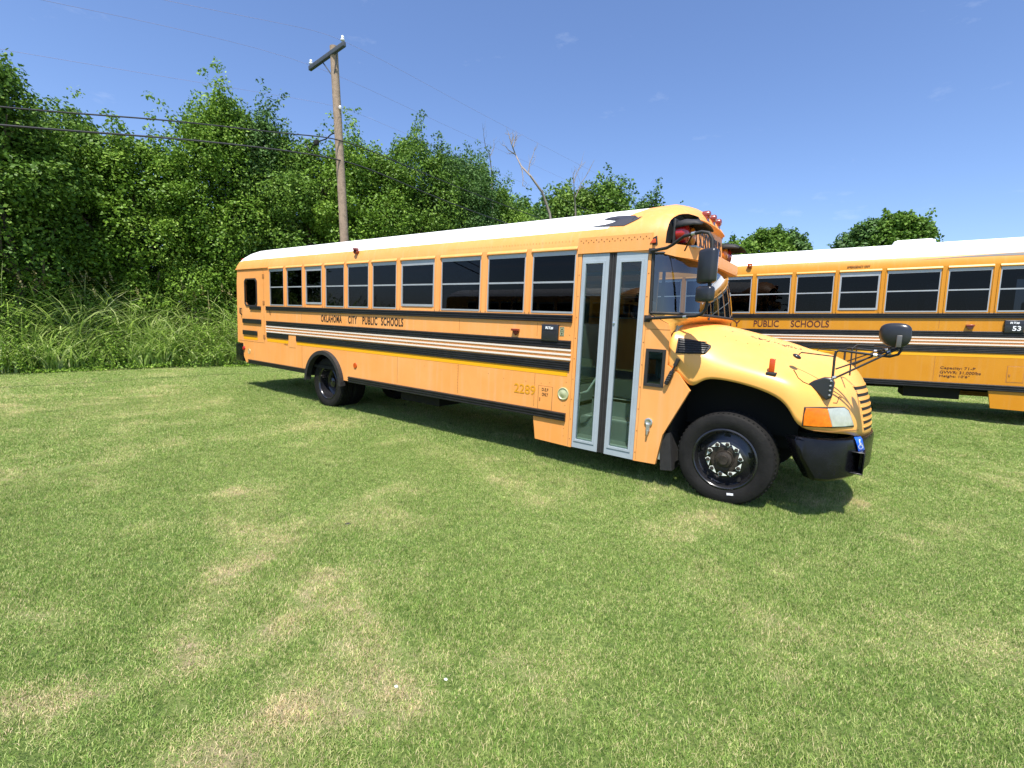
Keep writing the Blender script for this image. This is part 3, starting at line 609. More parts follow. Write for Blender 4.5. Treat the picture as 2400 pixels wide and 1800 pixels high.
    for mir in (False, True):
        am = [r4(1430, 575), r4(1520, 577), r4(1610, 583), r4(1630, 660), r4(1650, 740), r4(1520, 738), r4(1405, 727), r4(1412, 640)]
        cl = [r4(1612, 583), r4(1690, 576), r4(1755, 574), r4(1790, 600), r4(1812, 650), r4(1835, 728), r4(1750, 737), r4(1652, 740), r4(1632, 660)]
        fr = [r4(1418, 567), r4(1610, 567), r4(1762, 565), r4(1802, 595), r4(1823, 655), r4(1846, 738), r4(1650, 749), r4(1395, 735)]
        fo = bm_obj('headlight', decal(hb, fr, .003, pray, 4), [MT['rubber']], hood, .004, mirror=mir)
        bm_obj('turn_signal_lens', decal(hb, am, .012, pray, 4), [MT['amber']], fo, .008, mirror=mir)
        bm_obj('headlight_lens', decal(hb, cl, .012, pray, 4), [MT['clear']], fo, .008, mirror=mir)
        gr = [r4(1385, 756), r4(1650, 778), r4(1890, 762), r4(1890, 768), r4(1650, 785), r4(1385, 763)]
        bm_obj('panel_line', decal(hb, gr, .002, pray, 4), [MT['seam']], hood, mirror=mir)
        vt = [r3(330, 1225), r3(430, 1240), r3(540, 1262), r3(610, 1292), r3(612, 1310), r3(565, 1362), r3(430, 1362), r3(308, 1355)]
        vo = bm_obj('hood_vent', decal(hb, vt, .006, pray, 4), [MT['rubber']], hood, .012, mirror=mir)
        for i in range(6):
            a, b = 1243+i*19, 1262+i*17.5
            st = [r3(335-i*2, a), r3(590-abs(i-2.0)*9, b+6), r3(590-abs(i-2.0)*9, b+11), r3(335-i*2, a+6)]
            bm_obj('vent_slat', decal(hb, st, .020, pray, 4), [MT['black']], vo, .008, mirror=mir)
    front = lambda a, b: (Vector((2.5, a, b)), Vector((-1, 0, 0)))
    for k in range(7):
        z = 1.375-k*.072; w_ = .50-k*.012
        for s0, s1 in ((-w_, -.02), (.02, w_)):
            bmx = decal(hb, [(s0, z-.016), (s1, z-.016), (s1, z+.013), (s0, z+.013)], .0015, front, 5)
            bm_obj('grille_slot', bmx, [MT['chassis']], hood)
        bmx = decal(hb, [(-w_-.01, z+.014), (w_+.01, z+.014), (w_+.01, z+.030), (-w_-.01, z+.030)], .002, front, 5)
        bm_obj('grille_lip', bmx, [HD], hood, .006)
    if cfg['rivets']:   # flaked paint on the hood ridge
        random.seed(5); chips = MB()
        for i in range(46):
            t = random.random(); u = 960+t*430+random.uniform(-8, 8); v = 1212+t*112+random.uniform(-10, 12)*(.4+t*.3)
            a = random.uniform(3, 15)*(1.6 if .1 < t < .35 else .8); b = random.uniform(1.5, 4)
            bmx = decal(hb, [r3(u-a, v-b*.4), r3(u, v-b), r3(u+a, v+b*.6), r3(u+a*.2, v+b)], .0012, pray, 1); chips.bm(bmx)
        for (u, v) in ((830, 1246), (738, 1210), (930, 1272), (1032, 1284), (800, 1170)):
            chips.bm(decal(hb, [r3(u-7, v), r3(u, v-3), r3(u+8, v+1), r3(u, v+3)], .0012, pray, 1))
        chips.build('paint_chips', [MT['text']], hood, smooth=0)
    # side marker lamps on the fenders
    o_, d_ = pray(*r3(1135, 1530)); h = hb.ray_cast(o_, d_)
    P0 = h[0] if h[0] else Vector((.38, -1.1, 1.5))
    for s in (1, -1):
        px, py = P0.x, P0.y*s
        m_ = MB(); m_.box(px-.05, px+.05, py-.035*1-.0, py+.045, P0.z-.02, P0.z+.012, 0, None, .008); mo = m_.build('fender_marker', [MT['rubber']], hood)
        m_ = MB(); m_.box(px-.026, px+.026, py-.03, py+.02, P0.z+.012, P0.z+.155, 0, None, .008); m_.build('marker_lens', [MT['orange']], mo)
    # rubber hood latches
    for s in (1, -1):
        m_ = MB(); a, b = Vector((-.575, -1.232*s, 1.585)), Vector((-.69, -1.245*s, 1.28)); dv = b-a
        m_.tube([a, a+dv*.28], .024, 8); m_.tube([a+dv*.28, a+dv*.5], .012, 8, r1=.016); m_.tube([a+dv*.5, a+dv*.72], .026, 8); m_.tube([a+dv*.72, b], .030, 8, r1=.026)
        for k in range(4): m_.tube([a+dv*(.62+k*.08)-Vector((.02, .02*s, 0)), a+dv*(.62+k*.08)+Vector((.02, -.02*s, 0))], .009, 6)
        m_.build('hood_latch', [MT['rubber']], hood)
    # ---- bumper
    out_ = [(.665, 1.215, .895, .86), (.74, 1.20, .89, .66), (.86, 1.15, .885, .46), (.97, 1.06, .88, .45), (1.08, .90, .875, .46), (1.17, .70, .87, .47), (1.24, .45, .87, .48), (1.28, .2, .87, .49), (1.295, 0, .87, .49)]
    out_ = [(x, -y, a, b) for x, y, a, b in out_]+[(x, y, a, b) for x, y, a, b in out_[-2::-1]]
    rows = [[(x, y, a) for x, y, a, b in out_], [(x+.012, y*1.006, a-.03) for x, y, a, b in out_], [(x+.012, y*1.006, b+.03) for x, y, a, b in out_], [(x-.01, y*.99, b) for x, y, a, b in out_], [(x-.10, y*.93, b+.01) for x, y, a, b in out_]]
    m_ = MB(); loft(m_, [[(x-.09, y*.94, a+.0) for x, y, a, b in out_]]+rows); bo = m_.build('front_bumper', [MT['bumper']], root, smooth=40)
    q = bo.modifiers.new('s', 'SOLIDIFY'); q.thickness = .008
    bb = bvh_of(bo.data)
    if cfg['rivets']:
        st = bm_obj('sticker', decal(bb, [r4(1848, 835), r4(1905, 828), r4(1932, 948), r4(1880, 962)], .012, pray, 4), [MT['blue']], bo, .002)
        w = MB()
        for pl in ([r4(1878, 850), r4(1890, 849), r4(1892, 860), r4(1880, 861)], [r4(1880, 864), r4(1888, 864), r4(1895, 893), r4(1888, 895)], [r4(1889, 876), r4(1902, 876), r4(1903, 881), r4(1890, 881)],
                   [r4(1893, 891), r4(1908, 890), r4(1917, 915), r4(1911, 917), r4(1904, 897), r4(1894, 898)]):
            w.bm(decal(bb, pl, .0145, pray, 2))
        cx, cy = 1893, 908; n = 14
        for i in range(n):
            a0, a1 = math.radians(-60+300*i/n), math.radians(-60+300*(i+1)/n)
            a0 += .9; a1 += .9
            w.bm(decal(bb, [r4(cx+19*math.cos(a0), cy+22*math.sin(a0)), r4(cx+19*math.cos(a1), cy+22*math.sin(a1)), r4(cx+14*math.cos(a1), cy+17*math.sin(a1)), r4(cx+14*math.cos(a0), cy+17*math.sin(a0))], .0145, pray, 0))
        w.build('sticker_symbol', [MT['sign_white']], bo, smooth=0)
    m_ = MB()
    m_.box(1.04, 1.25, -.80, -.60, .74, .755); m_.box(1.06, 1.25, -.80, -.60, .52, .535); m_.box(1.235, 1.25, -.80, -.60, .535, .74); m_.box(1.06, 1.235, -.62, -.605, .535, .74)
    m_.build('tow_bracket', [MT['bumper']], bo, bevel=.005)
    # ---- mirrors
    def side_mirror(s):
        Yk = lambda y: y*s
        a = MB(); a.tube([(-.99, Yk(-1.24), 2.81), (-.78, Yk(-1.33), 2.82), (-.70, Yk(-1.36), 2.85), (-.56, Yk(-1.44), 2.915), (-.36, Yk(-1.5), 2.935), (-.29, Yk(-1.5), 2.92), (-.25, Yk(-1.5), 2.86), (-.235, Yk(-1.5), 2.70), (-.235, Yk(-1.5), 2.25), (-.25, Yk(-1.5), 2.14), (-.29, Yk(-1.49), 2.09), (-.36, Yk(-1.46), 2.07), (-.93, Yk(-1.25), 2.035)], .018, 10)
        a.tube([(-.46, Yk(-1.47), 2.925), (-.62, Yk(-1.2), 2.80)], .009, 8); a.tube([(-.93, Yk(-1.25), 2.035), (-.99, Yk(-1.23), 2.03)], .026, 8); a.box(-1.02, -.95, Yk(-1.222)-.012, Yk(-1.222)+.012, 1.99, 2.07); a.box(-1.02, -.95, Yk(-1.23)-.02, Yk(-1.23)+.012, 2.78, 2.84)
        ao = a.build('side_mirror', [MT['rubber']], root, smooth=50)
        q = MB(); q.tube([(-.50, Yk(-1.41), 2.055), (-.46, Yk(-1.425), 2.06)], .021, 8); q.tube([(-.47, Yk(-1.467), 2.927), (-.43, Yk(-1.48), 2.93)], .021, 8); q.build('clamp', [MT['steel']], ao)
        Rz = Matrix.Rotation(math.radians(-28*s), 4, 'Z')
        for zc, hz, hw, rr in ((2.585, .180, .112, .042), (2.295, .085, .105, .038)):
            Mx = Matrix.Translation((-.275, Yk(-1.49), zc)) @ Rz
            q = MB(); q.box(-hw, hw, -.05, .05, -hz, hz, 0, Mx, rr); q.build('mirror_housing', [MT['plastic']], ao, smooth=60)
            q = MB(); q.box(-hw+.025, hw-.025, (.049 if s > 0 else -.054), (.054 if s > 0 else -.049), -hz+.025, hz-.025, 0, Mx, .002); q.build('mirror_glass', [MT['chrome']], ao)
    def cross_mirror(s):
        h = hb.ray_cast(Vector((.82, -.92, 2.5)), Vector((0, 0, -1))); zf = h[0].z if h[0] else 1.35
        w = MB()
        pts = [(.70, zf+.02), (.74, zf+.055), (.83, zf+.10), (.90, zf+.10), (.925, zf+.05), (.915, zf-.10), (.87, zf-.13)]
        w.prism(pts, -1.03*s, -.90*s); mo = w.build('crossover_mirror', [MT['plastic']], root, bevel=.012)
        b = MB()
        for i in range(4): b.lathe([(.001, -.01), (.009, -.008), (.011, 0)], (.895-.012*(i % 2)*0, -1.031*s if s > 0 else 1.031, zf+.07-i*.048), 'y', 8)
        b.build('bolt', [MT['steel']], mo)
        a = MB(); F = Vector((.90, -.97*s, zf+.10)); yk = -.97*s
        top = zf+.38
        a.tube([F, (.895, yk, zf+.30), (.90, yk, top-.02), (.93, yk, top), (1.25, yk+.05*s, top-.03), (1.33, yk+.07*s, top-.035), (1.39, yk+.07*s, top-.01), (1.41, yk+.07*s, top+.03), (1.41, yk+.07*s, top+.07)], .012, 8)
        a.tube([F+Vector((.02, 0, 0)), (1.42, yk+.07*s, top+.07)], .010, 8); a.tube([(.915, yk, zf+.19), (1.38, yk+.09*s, top+.05)], .008, 8)
        a.tube([(1.20, yk+.3*s, top+.06), (1.33, yk+.1*s, top+.05)], .008, 6); a.tube([(1.02, yk+.28*s, top+.02), (1.06, yk+.3*s, top+.06), (1.20, yk+.3*s, top+.06)], .008, 6); a.tube([(1.02, yk+.28*s, top+.02), (1.03, yk+.26*s, zf+.12)], .008, 6)
        a.build('mirror_arm', [MT['rubber']], mo, smooth=50)
        c = MB(); c.tube([(1.20, yk+.045*s, top-.028), (1.23, yk+.05*s, top-.028)], .019, 8); c.tube([(1.31, yk+.07*s, top-.005), (1.335, yk+.07*s, top+.005)], .022, 8); c.tube([F, F+Vector((.03, 0, .01))], .018, 8); c.build('clamp', [MT['steel']], mo)
        # egg-shaped head: domed back towards the front, mirror glass towards the driver
        bm = bmesh.new(); bmesh.ops.create_uvsphere(bm, u_segments=28, v_segments=18, radius=1)
        for v in bm.verts:
            x, y, z = v.co; ex = .62
            nx = math.copysign(abs(x)**.75, x); nz_ = math.copysign(abs(z)**(.6 if z > 0 else .95), z)
            sh = .0 if z > 0 else .018*abs(z)
            v.co = Vector((nx*.125+sh, y*.05, nz_*(.10 if z > 0 else .125)))
        Mx = Matrix.Translation((1.345, yk+.02*s, top+.185)) @ Matrix.Rotation(math.radians(-12*s), 4, 'Z')
        hd = MB(); hd.bm(bm, 0, Mx); hd.build('mirror_head', [MT['plastic']], mo, smooth=80)
        g = MB(); g.box(1.36, 1.40, yk-.055*s-.01, yk-.055*s+.01, top+.06, top+.17, 0, None, .004); g.build('head_bracket', [MT['lug']], mo)
        # small round convex mirror on its own rod
        r = MB(); r.tube([(.895, yk, zf+.315), (.60, yk+.02*s, zf+.335), (.58, yk+.02*s, zf+.31)], .007, 6)
        bm = bmesh.new(); bmesh.ops.create_uvsphere(bm, u_segments=16, v_segments=10, radius=1)
        for v in bm.verts: v.co = Vector((v.co.x*.045, v.co.y*.04, v.co.z*.022))
        r.bm(bm, 0, Matrix.Translation((.565, yk+.02*s, zf+.29)) @ Matrix.Rotation(.5, 4, 'Y')); r.build('round_mirror', [MT['plastic']], mo, smooth=60)
        cb = MB()
        def cable(pts):
            ps = []
            for (x, y) in pts:
                h = hb.ray_cast(Vector((x, -y, 2.5)), Vector((0, 0, -1)))
                if h[0]: ps.append((h[0].x, h[0].y*s, h[0].z+.006))
            if len(ps) > 1: cb.tube(ps, .004, 5)
        cable([(.55, .95), (.58, 1.0), (.61, 1.05), (.66, 1.06), (.74, 1.02)]); cable([(.93, .92), (.96, .88), (.97, .82), (.99, .80)])
        if cb.v: cb.build('cable', [MT['rubber']], mo)
    for s in (1, -1): cross_mirror(s)
    side_mirror(1)
    # ---- small fittings on the right side
    m_ = MB(); m_.box(-2.455, -2.195, -1.262, -1.2205, 1.69, 1.912, 0, None, .008); so = m_.build('route_sign', [MT['plastic']], root)
    m_ = MB(); side_text(m_, 'RT#', -2.385, 1.845, .12, .038, -1.2645, bold=.03)
    if cfg['route']: side_text(m_, cfg['route'], -2.35, 1.725, .11, .085, -1.2645, bold=.02)
    m_.build('sign_lettering', [MT['sign_white']], so, smooth=0)
    m_ = MB(); m_.box(-2.445, -2.205, -1.2655, -1.263, 1.832, 1.837); m_.build('sign_slot', [MT['chassis']], so)
    m_ = MB(); m_.box(-2.97, -2.85, -1.275, -1.2205, 1.80, 1.83, 0); m_.prism([(-2.965, 1.80), (-2.855, 1.80), (-2.87, 1.765), (-2.91, 1.735), (-2.95, 1.765)], -1.245, -1.2205, 0); m_.build('side_lamp', [MT['redbrown']], root, bevel=.004)
    if cfg['rivets']:
        m_ = MB(); m_.box(-2.185, -2.115, -1.2235, -1.2205, 1.765, 1.885); po = m_.build('notice_plate', [MT['badge']], root)
        m_ = MB()
        for z in (1.83, 1.772): m_.mesh(curve_mesh([(-2.18, z), (-2.12, z), (-2.12, z+.05), (-2.18, z+.05)], [[(-2.175, z+.005), (-2.125, z+.005), (-2.125, z+.045), (-2.175, z+.045)]], .001), 0, Matrix.Translation((0, -1.2245, 0)) @ SIDE); m_.box(-2.162, -2.138, -1.225, -1.2236, z+.014, z+.034)
        m_.build('plate_marking', [MT['text']], po, smooth=0)
        m_ = MB(); m_.box(-2.475, -2.255, -1.2235, -1.2195, .735, 1.055, 0); dd = m_.build('filler_door', [Y], root, bevel=.002)
        m_ = MB(); side_text(m_, 'D.E.F', -2.42, .995, .105, .04, -1.225); side_text(m_, 'ONLY', -2.415, .925, .10, .045, -1.225); m_.build('door_lettering', [MT['text']], dd, smooth=0)
        m_ = MB(); m_.mesh(curve_mesh([(-2.485, .725), (-2.245, .725), (-2.245, 1.065), (-2.485, 1.065)], [[(-2.475, .735), (-2.255, .735), (-2.255, 1.055), (-2.475, 1.055)]], .002), 0, Matrix.Translation((0, -1.221, 0)) @ SIDE); m_.box(-2.455, -2.44, -1.23, -1.2235, .86, .90); m_.build('door_gap', [MT['seam']], dd, smooth=0)
        m_ = MB(); m_.lathe([(.085, 0), (.085, -.012), (.075, -.016), (.068, -.008), (.05, -.008), (.03, -.02), (.001, -.022)], (-2.075, -1.2205, .995), 'y', 28); m_.build('round_vent', [MT['badge']], root)
        m_ = MB(); side_text(m_, '2289', -2.90, .915, .37, .135, -1.2225, bold=.012); m_.build('fleet_number', [MT['text_gold']], root, smooth=0)
        m_ = MB()
        for w_, x0, x1 in (('OKLAHOMA', -7.88, -7.16), ('CITY', -6.95, -6.67), ('PUBLIC', -6.50, -6.06), ('SCHOOLS', -5.95, -5.35)): side_text(m_, w_, x0, 1.762, x1-x0, .145, -1.2225, spacing=1.12, bold=.018)
        m_.build('district_lettering', [MT['text']], root, smooth=0)
        m_ = MB(); side_text(m_, 'DIESEL', -9.36, 1.20, .17, .035, -1.2225); m_.build('small_lettering', [MT['seam']], root, smooth=0)
        # chrome step hook on the cowl
        m_ = MB(); m_.lathe([(.045, 0), (.05, -.015), (.035, -.02), (.02, -.01), (.001, -.01)], (-.865, -1.2205, .80), 'y', 18); m_.box(-.885, -.845, -1.25, -1.2205, .69, .775); m_.box(-.875, -.855, -1.262, -1.245, .65, .70); m_.build('cowl_latch', [MT['steel']], root)
        m_ = MB(); m_.box(-10.0, -9.93, -1.258, -1.2565, 1.99, 2.0); m_.tube([(-9.95, -1.24, 1.95), (-9.945, -1.232, 1.85)], .006, 5); m_.build('wire_stub', [MT['rubber']], root)
        # roof emblem
        rb = BVHTree.FromPolygons([v.co.copy() for v in roof.data.vertices]+[v.co.copy() for v in me_cap.vertices], [list(p.vertices) for p in roof.data.polygons]+[[i+len(roof.data.vertices) for i in p.vertices] for p in me_cap.polygons]); G = lambda x, y: (1100+x*800/2212, 250+y*800/2212)
        pol = [G(775, 781), G(840, 773), G(880, 767), G(925, 755), G(958, 742), G(978, 727), G(960, 724), G(872, 733), G(915, 720), G(965, 712), G(1015, 709), G(1075, 708), G(1068, 722), G(1050, 738), G(1070, 735), G(1095, 722), G(1125, 711), G(1095, 730), G(1050, 752), G(1005, 773), G(940, 776), G(860, 779)]
        bm_obj('roof_mark', decal(rb, pol, .008, pray, 5), [MT['dark_mark']], roof)
    else:
        m_ = MB()
        for w_, x0, x1 in (('OKLAHOMA', -8.55, -7.75), ('CITY', -7.28, -6.82), ('PUBLIC', -6.54, -6.04), ('SCHOOLS', -5.81, -5.11)): side_text(m_, w_, x0, 1.755, x1-x0, .14, -1.2225, bold=.012)
        m_.build('district_lettering', [MT['text_brown']], root, smooth=0)
        m_ = MB(); side_text(m_, 'EMERGENCY EXIT', -4.88, 2.962, .38, .05, -1.222); m_.build('exit_lettering', [MT['text_brown']], root, smooth=0)
        m_ = MB(); side_text(m_, 'Capacity: 71-P', -3.26, .975, .50, .06, -1.2225); side_text(m_, 'GVWR: 31,000lbs', -3.26, .895, .58, .06, -1.2225); side_text(m_, "Height: 10'6\"", -3.26, .82, .43, .06, -1.2225)
        m_.build('capacity_lettering', [MT['text_brown']], root, smooth=0)
        m_ = MB(); m_.box(-2.33, -2.12, -1.2235, -1.2195, .80, 1.08); dd = m_.build('filler_door', [Y], root, bevel=.002)
        m_ = MB(); m_.mesh(curve_mesh([(-2.34, .79), (-2.11, .79), (-2.11, 1.09), (-2.34, 1.09)], [[(-2.33, .80), (-2.12, .80), (-2.12, 1.08), (-2.33, 1.08)]], .002), 0, Matrix.Translation((0, -1.221, 0)) @ SIDE); m_.box(-2.31, -2.29, -1.23, -1.2235, .90, .94); m_.build('door_gap', [MT['seam']], dd, smooth=0)
        m_ = MB(); m_.box(-3.75, -2.9, -1.0, -.2, .40, .62); m_.build('battery_box', [MT['chassis']], root)
        rb = bvh_of(body.data); sd_ = lambda a, b: (Vector((a, -3, b)), Vector((0, 1, 0)))
        bm_obj('roof_mark', decal(rb, [(-3.85, 3.062), (-3.2, 3.075), (-2.6, 3.07), (-2.1, 3.055), (-2.0, 3.10), (-2.4, 3.115), (-3.0, 3.10), (-3.5, 3.075)], .004, sd_, 5), [MT['dark_mark']], root)  # dark streak along the yellow cove above the forward windows
    return root

MT['corr'] = MT['yellow']
MT['lug'] = mat('dull_steel', (.16, .15, .14), .45, metal=.7)
MT['tape'] = mat('yellow_reflective_tape', (.88, .40, .008), .35)
MT['redbrown'] = mat('dark_red_lamp', (.22, .03, .015), .25, coat=.5)
w1 = [(-9.97, -9.35, 0), (-9.21, -8.59, 0), (-8.46, -7.85, 1), (-7.72, -7.09, 0), (-6.97, -6.33, 0), (-6.21, -5.55, 0), (-5.42, -4.61, 1), (-4.45, -3.62, 0), (-3.48, -2.80, 0), (-2.68, -2.0, 0)]
w2 = [(-9.97, -9.35, 0), (-9.20, -8.58, 0), (-8.43, -7.81, 1), (-7.66, -7.0, 0), (-6.82, -6.50+.0, 0)]
w2 = [(-9.75, -9.1, 0), (-8.98, -8.33, 0), (-8.21, -7.56, 0), (-7.44, -6.79, 0), (-6.67, -6.0+.01, 0), (-5.87-.0, -5.22+.11, 0), (-4.99, -4.32, 1), (-4.21, -3.40, 0), (-3.29, -2.69, 0), (-2.58, -2.0, 0)]
w2[5] = (-5.76, -5.09, 0); w2[4] = (-6.53, -5.87, 0); w2[3] = (-7.30, -6.64, 0); w2[2] = (-8.07, -7.41, 0); w2[1] = (-8.84, -8.18, 0); w2[0] = (-9.61, -8.95, 0)
bus1 = make_bus(dict(paint='yellow', hood='hood', windows=w1, rivets=True, route=''))
tag(bus1, 'faded orange-yellow school bus in front, numbered 2289, its whole length in view', 'school bus', 'school buses parked on the lawn')
bus2 = make_bus(dict(paint='yellow_strong', hood='hood2', windows=w2, rivets=False, route='53'))
tag(bus2, 'deeper yellow school bus behind at the right, route sign 53, cut off by the edge', 'school bus', 'school buses parked on the lawn')
yw, pt = .0781, .0303
fx = Vector((math.cos(yw)*math.cos(pt), math.sin(yw)*math.cos(pt), math.sin(pt))); yl = Vector((-math.sin(yw), math.cos(yw), 0)); zz = fx.cross(yl)
O = Vector((2, 5.5212, .3975)) + fx*3.53 + yl*1.22
bus2.matrix_world = Matrix(((fx.x, yl.x, zz.x, O.x), (fx.y, yl.y, zz.y, O.y), (fx.z, yl.z, zz.z, O.z), (0, 0, 0, 1)))
bus3 = copy_tree(bus1); bus3.location = (-5.4, -14.4, 0); bus3.rotation_euler = (0, 0, math.radians(4))
tag(bus3, 'school bus behind the viewpoint, mirrored in the windows of bus 2289', 'school bus', 'school buses parked on the lawn')

#GROUND
def smooth(a, b, x):
    t = np.clip((x-a)/(b-a), 0, 1); return t*t*(3-2*t)
_rng = np.random.RandomState(11); _lat = _rng.rand(256, 256)
def vnoise(x, y):
    xi = np.floor(x).astype(int); yi = np.floor(y).astype(int); fx_ = x-xi; fy_ = y-yi
    fx_ = fx_*fx_*(3-2*fx_); fy_ = fy_*fy_*(3-2*fy_)
    g = lambda a, b: _lat[a % 256, b % 256]
    return (g(xi, yi)*(1-fx_)+g(xi+1, yi)*fx_)*(1-fy_)+(g(xi, yi+1)*(1-fx_)+g(xi+1, yi+1)*fx_)*fy_
def fbm(x, y, o=4):
    s = 0; a = .5
    for i in range(o): s = s+a*vnoise(x*2**i+17*i, y*2**i+5*i); a *= .5
    return s/(1-.5**o)
def gh(x, y):
    # lawn: level under the first bus, rising gently to the second, fading out to a flat plain
    x = np.asarray(x, float); y = np.asarray(y, float)
    up = smooth(1.6, 5.4, y)*(.40+.0303*np.clip(x-2+0*y, -14, 10)) ; up = np.maximum(up, 0)
    bumps = (fbm(x*.6, y*.6)-.5)*.05*(1-smooth(20, 60, np.hypot(x, y)))
    return up*(1-0*y)+bumps*smooth(.3, 1.2, np.abs(y+.0)-1.0+0*x)*1.0
DRY = [(605, 1322, 52, 12, .9), (545, 1343, 55, 14, .6), (765, 1395, 85, 34, .9), (840, 1370, 70, 22, .6), (700, 1440, 60, 24, .8), (640, 1470, 75, 24, .8), (545, 1508, 60, 20, .6), (448, 1535, 75, 22, .9), (337, 1583, 85, 24, .9), (215, 1622, 80, 26, .9), (115, 1650, 70, 26, .9), (40, 1685, 60, 40, .9),
       (700, 1660, 150, 70, .85), (905, 1578, 90, 28, .8), (965, 1632, 80, 38, .8), (600, 1740, 170, 60, .6), (460, 1640, 90, 36, .4), (1180, 1545, 70, 20, .5), (1240, 1500, 90, 16, .5),
       (1640, 1215, 75, 26, .9), (1585, 1240, 70, 22, .6), (1290, 1232, 38, 14, .9), (2010, 1178, 42, 20, .8), (2105, 1000, 55, 14, .9), (730, 1000, 150, 14, .7), (560, 1022, 80, 10, .6), (60, 1690, 80, 60, .8), (120, 1650, 110, 40, .5), (1260, 1165, 50, 18, .4),
       (965, 1156, 32, 10, .7), (740, 1225, 45, 18, .6), (20, 1400, 90, 40, .4), (1260, 1500, 110, 30, .4), (1330, 1600, 120, 60, .4), (1500, 1165, 120, 14, .35), (1950, 1320, 80, 30, .35), (1500, 1400, 110, 28, .22), (2250, 1500, 150, 70, .3), (1700, 1700, 200, 60, .28), (40, 1120, 90, 26, .3), (1700, 1235, 60, 14, .5), (530, 1170, 120, 14, .3)]
DM = []
for u, v, ru, rv, s in DRY:
    c = on_plane(u, v, 2, 0); a = on_plane(u+ru, v-ru*.12, 2, 0)-c; b = (on_plane(u, v-rv, 2, 0)-on_plane(u, v+rv, 2, 0))*.5
    DM.append((c, np.linalg.inv(np.array([[a.x, b.x], [a.y, b.y]])), s))
def dry(x, y):
    wx = x+(fbm(x*2.6+3, y*2.6, 5)-.5)*.65; wy = y+(fbm(x*2.6+40, y*2.6+9, 5)-.5)*.65
    d = np.zeros_like(x)
    for c, Mi, s in DM:
        p = Mi[0, 0]*(wx-c.x)+Mi[0, 1]*(wy-c.y); q = Mi[1, 0]*(wx-c.x)+Mi[1, 1]*(wy-c.y); r = np.sqrt(p*p+q*q)
        d = np.maximum(d, (.80 if (c.x < .2 and c.y < -4.55) else .52)*s*(1-smooth(.1, 1.45, r)))
    # mowing streaks running roughly along the buses plus loose mottling
    st = fbm(x*.28+2, (y+.25*x)*1.1+7); mt = fbm(x*2.4, y*2.4)
    d = d + .30*smooth(.52, .78, st)*(.4+.8*mt) + .28*smooth(.55, .8, mt)
    return np.clip(d*(.15+1.5*fbm(x*8+3, y*8)), 0, 1)
def set_attr(me, name, arr, dom='POINT'):
    a = me.attributes.new(name, 'FLOAT', dom); a.data.foreach_set('value', np.asarray(arr, np.float32))
def grid(xs, ys):
    X, Yg = np.meshgrid(xs, ys, indexing='ij'); n, m = X.shape
    idx = np.arange(n*m).reshape(n, m); F = np.stack([idx[:-1, :-1], idx[1:, :-1], idx[1:, 1:], idx[:-1, 1:]], -1).reshape(-1, 4)
    return X.ravel(), Yg.ravel(), F
def np_mesh(name, V, F):
    me = bpy.data.meshes.new(name); V = np.asarray(V, np.float32); F = np.asarray(F, np.int32); k = F.shape[1]
    me.vertices.add(len(V)); me.vertices.foreach_set('co', V.ravel()); me.loops.add(F.size); me.loops.foreach_set('vertex_index', F.ravel())
    me.polygons.add(len(F)); me.polygons.foreach_set('loop_start', np.arange(0, F.size, k)); me.polygons.foreach_set('loop_total', np.full(len(F), k)); me.update(calc_edges=True)
    return me
xs = np.concatenate([[-900, -400, -200, -110, -60, -40, -30], np.arange(-24, -12, .35), np.arange(-12, 7, .09), np.arange(7, 14, .5), [18, 30, 60, 110, 200, 400, 900]])
ys = np.concatenate([[-900, -300, -120, -50, -25, -16], np.arange(-10, -7, .3), np.arange(-7, 2, .07), np.arange(2, 14, .25), np.arange(14, 40, 2), [50, 80, 130, 250, 500, 900]])
X, Yg, F = grid(xs, ys)
gm = np_mesh('lawn', np.stack([X, Yg, gh(X, Yg)], -1), F); set_attr(gm, 'dry', dry(X, Yg))
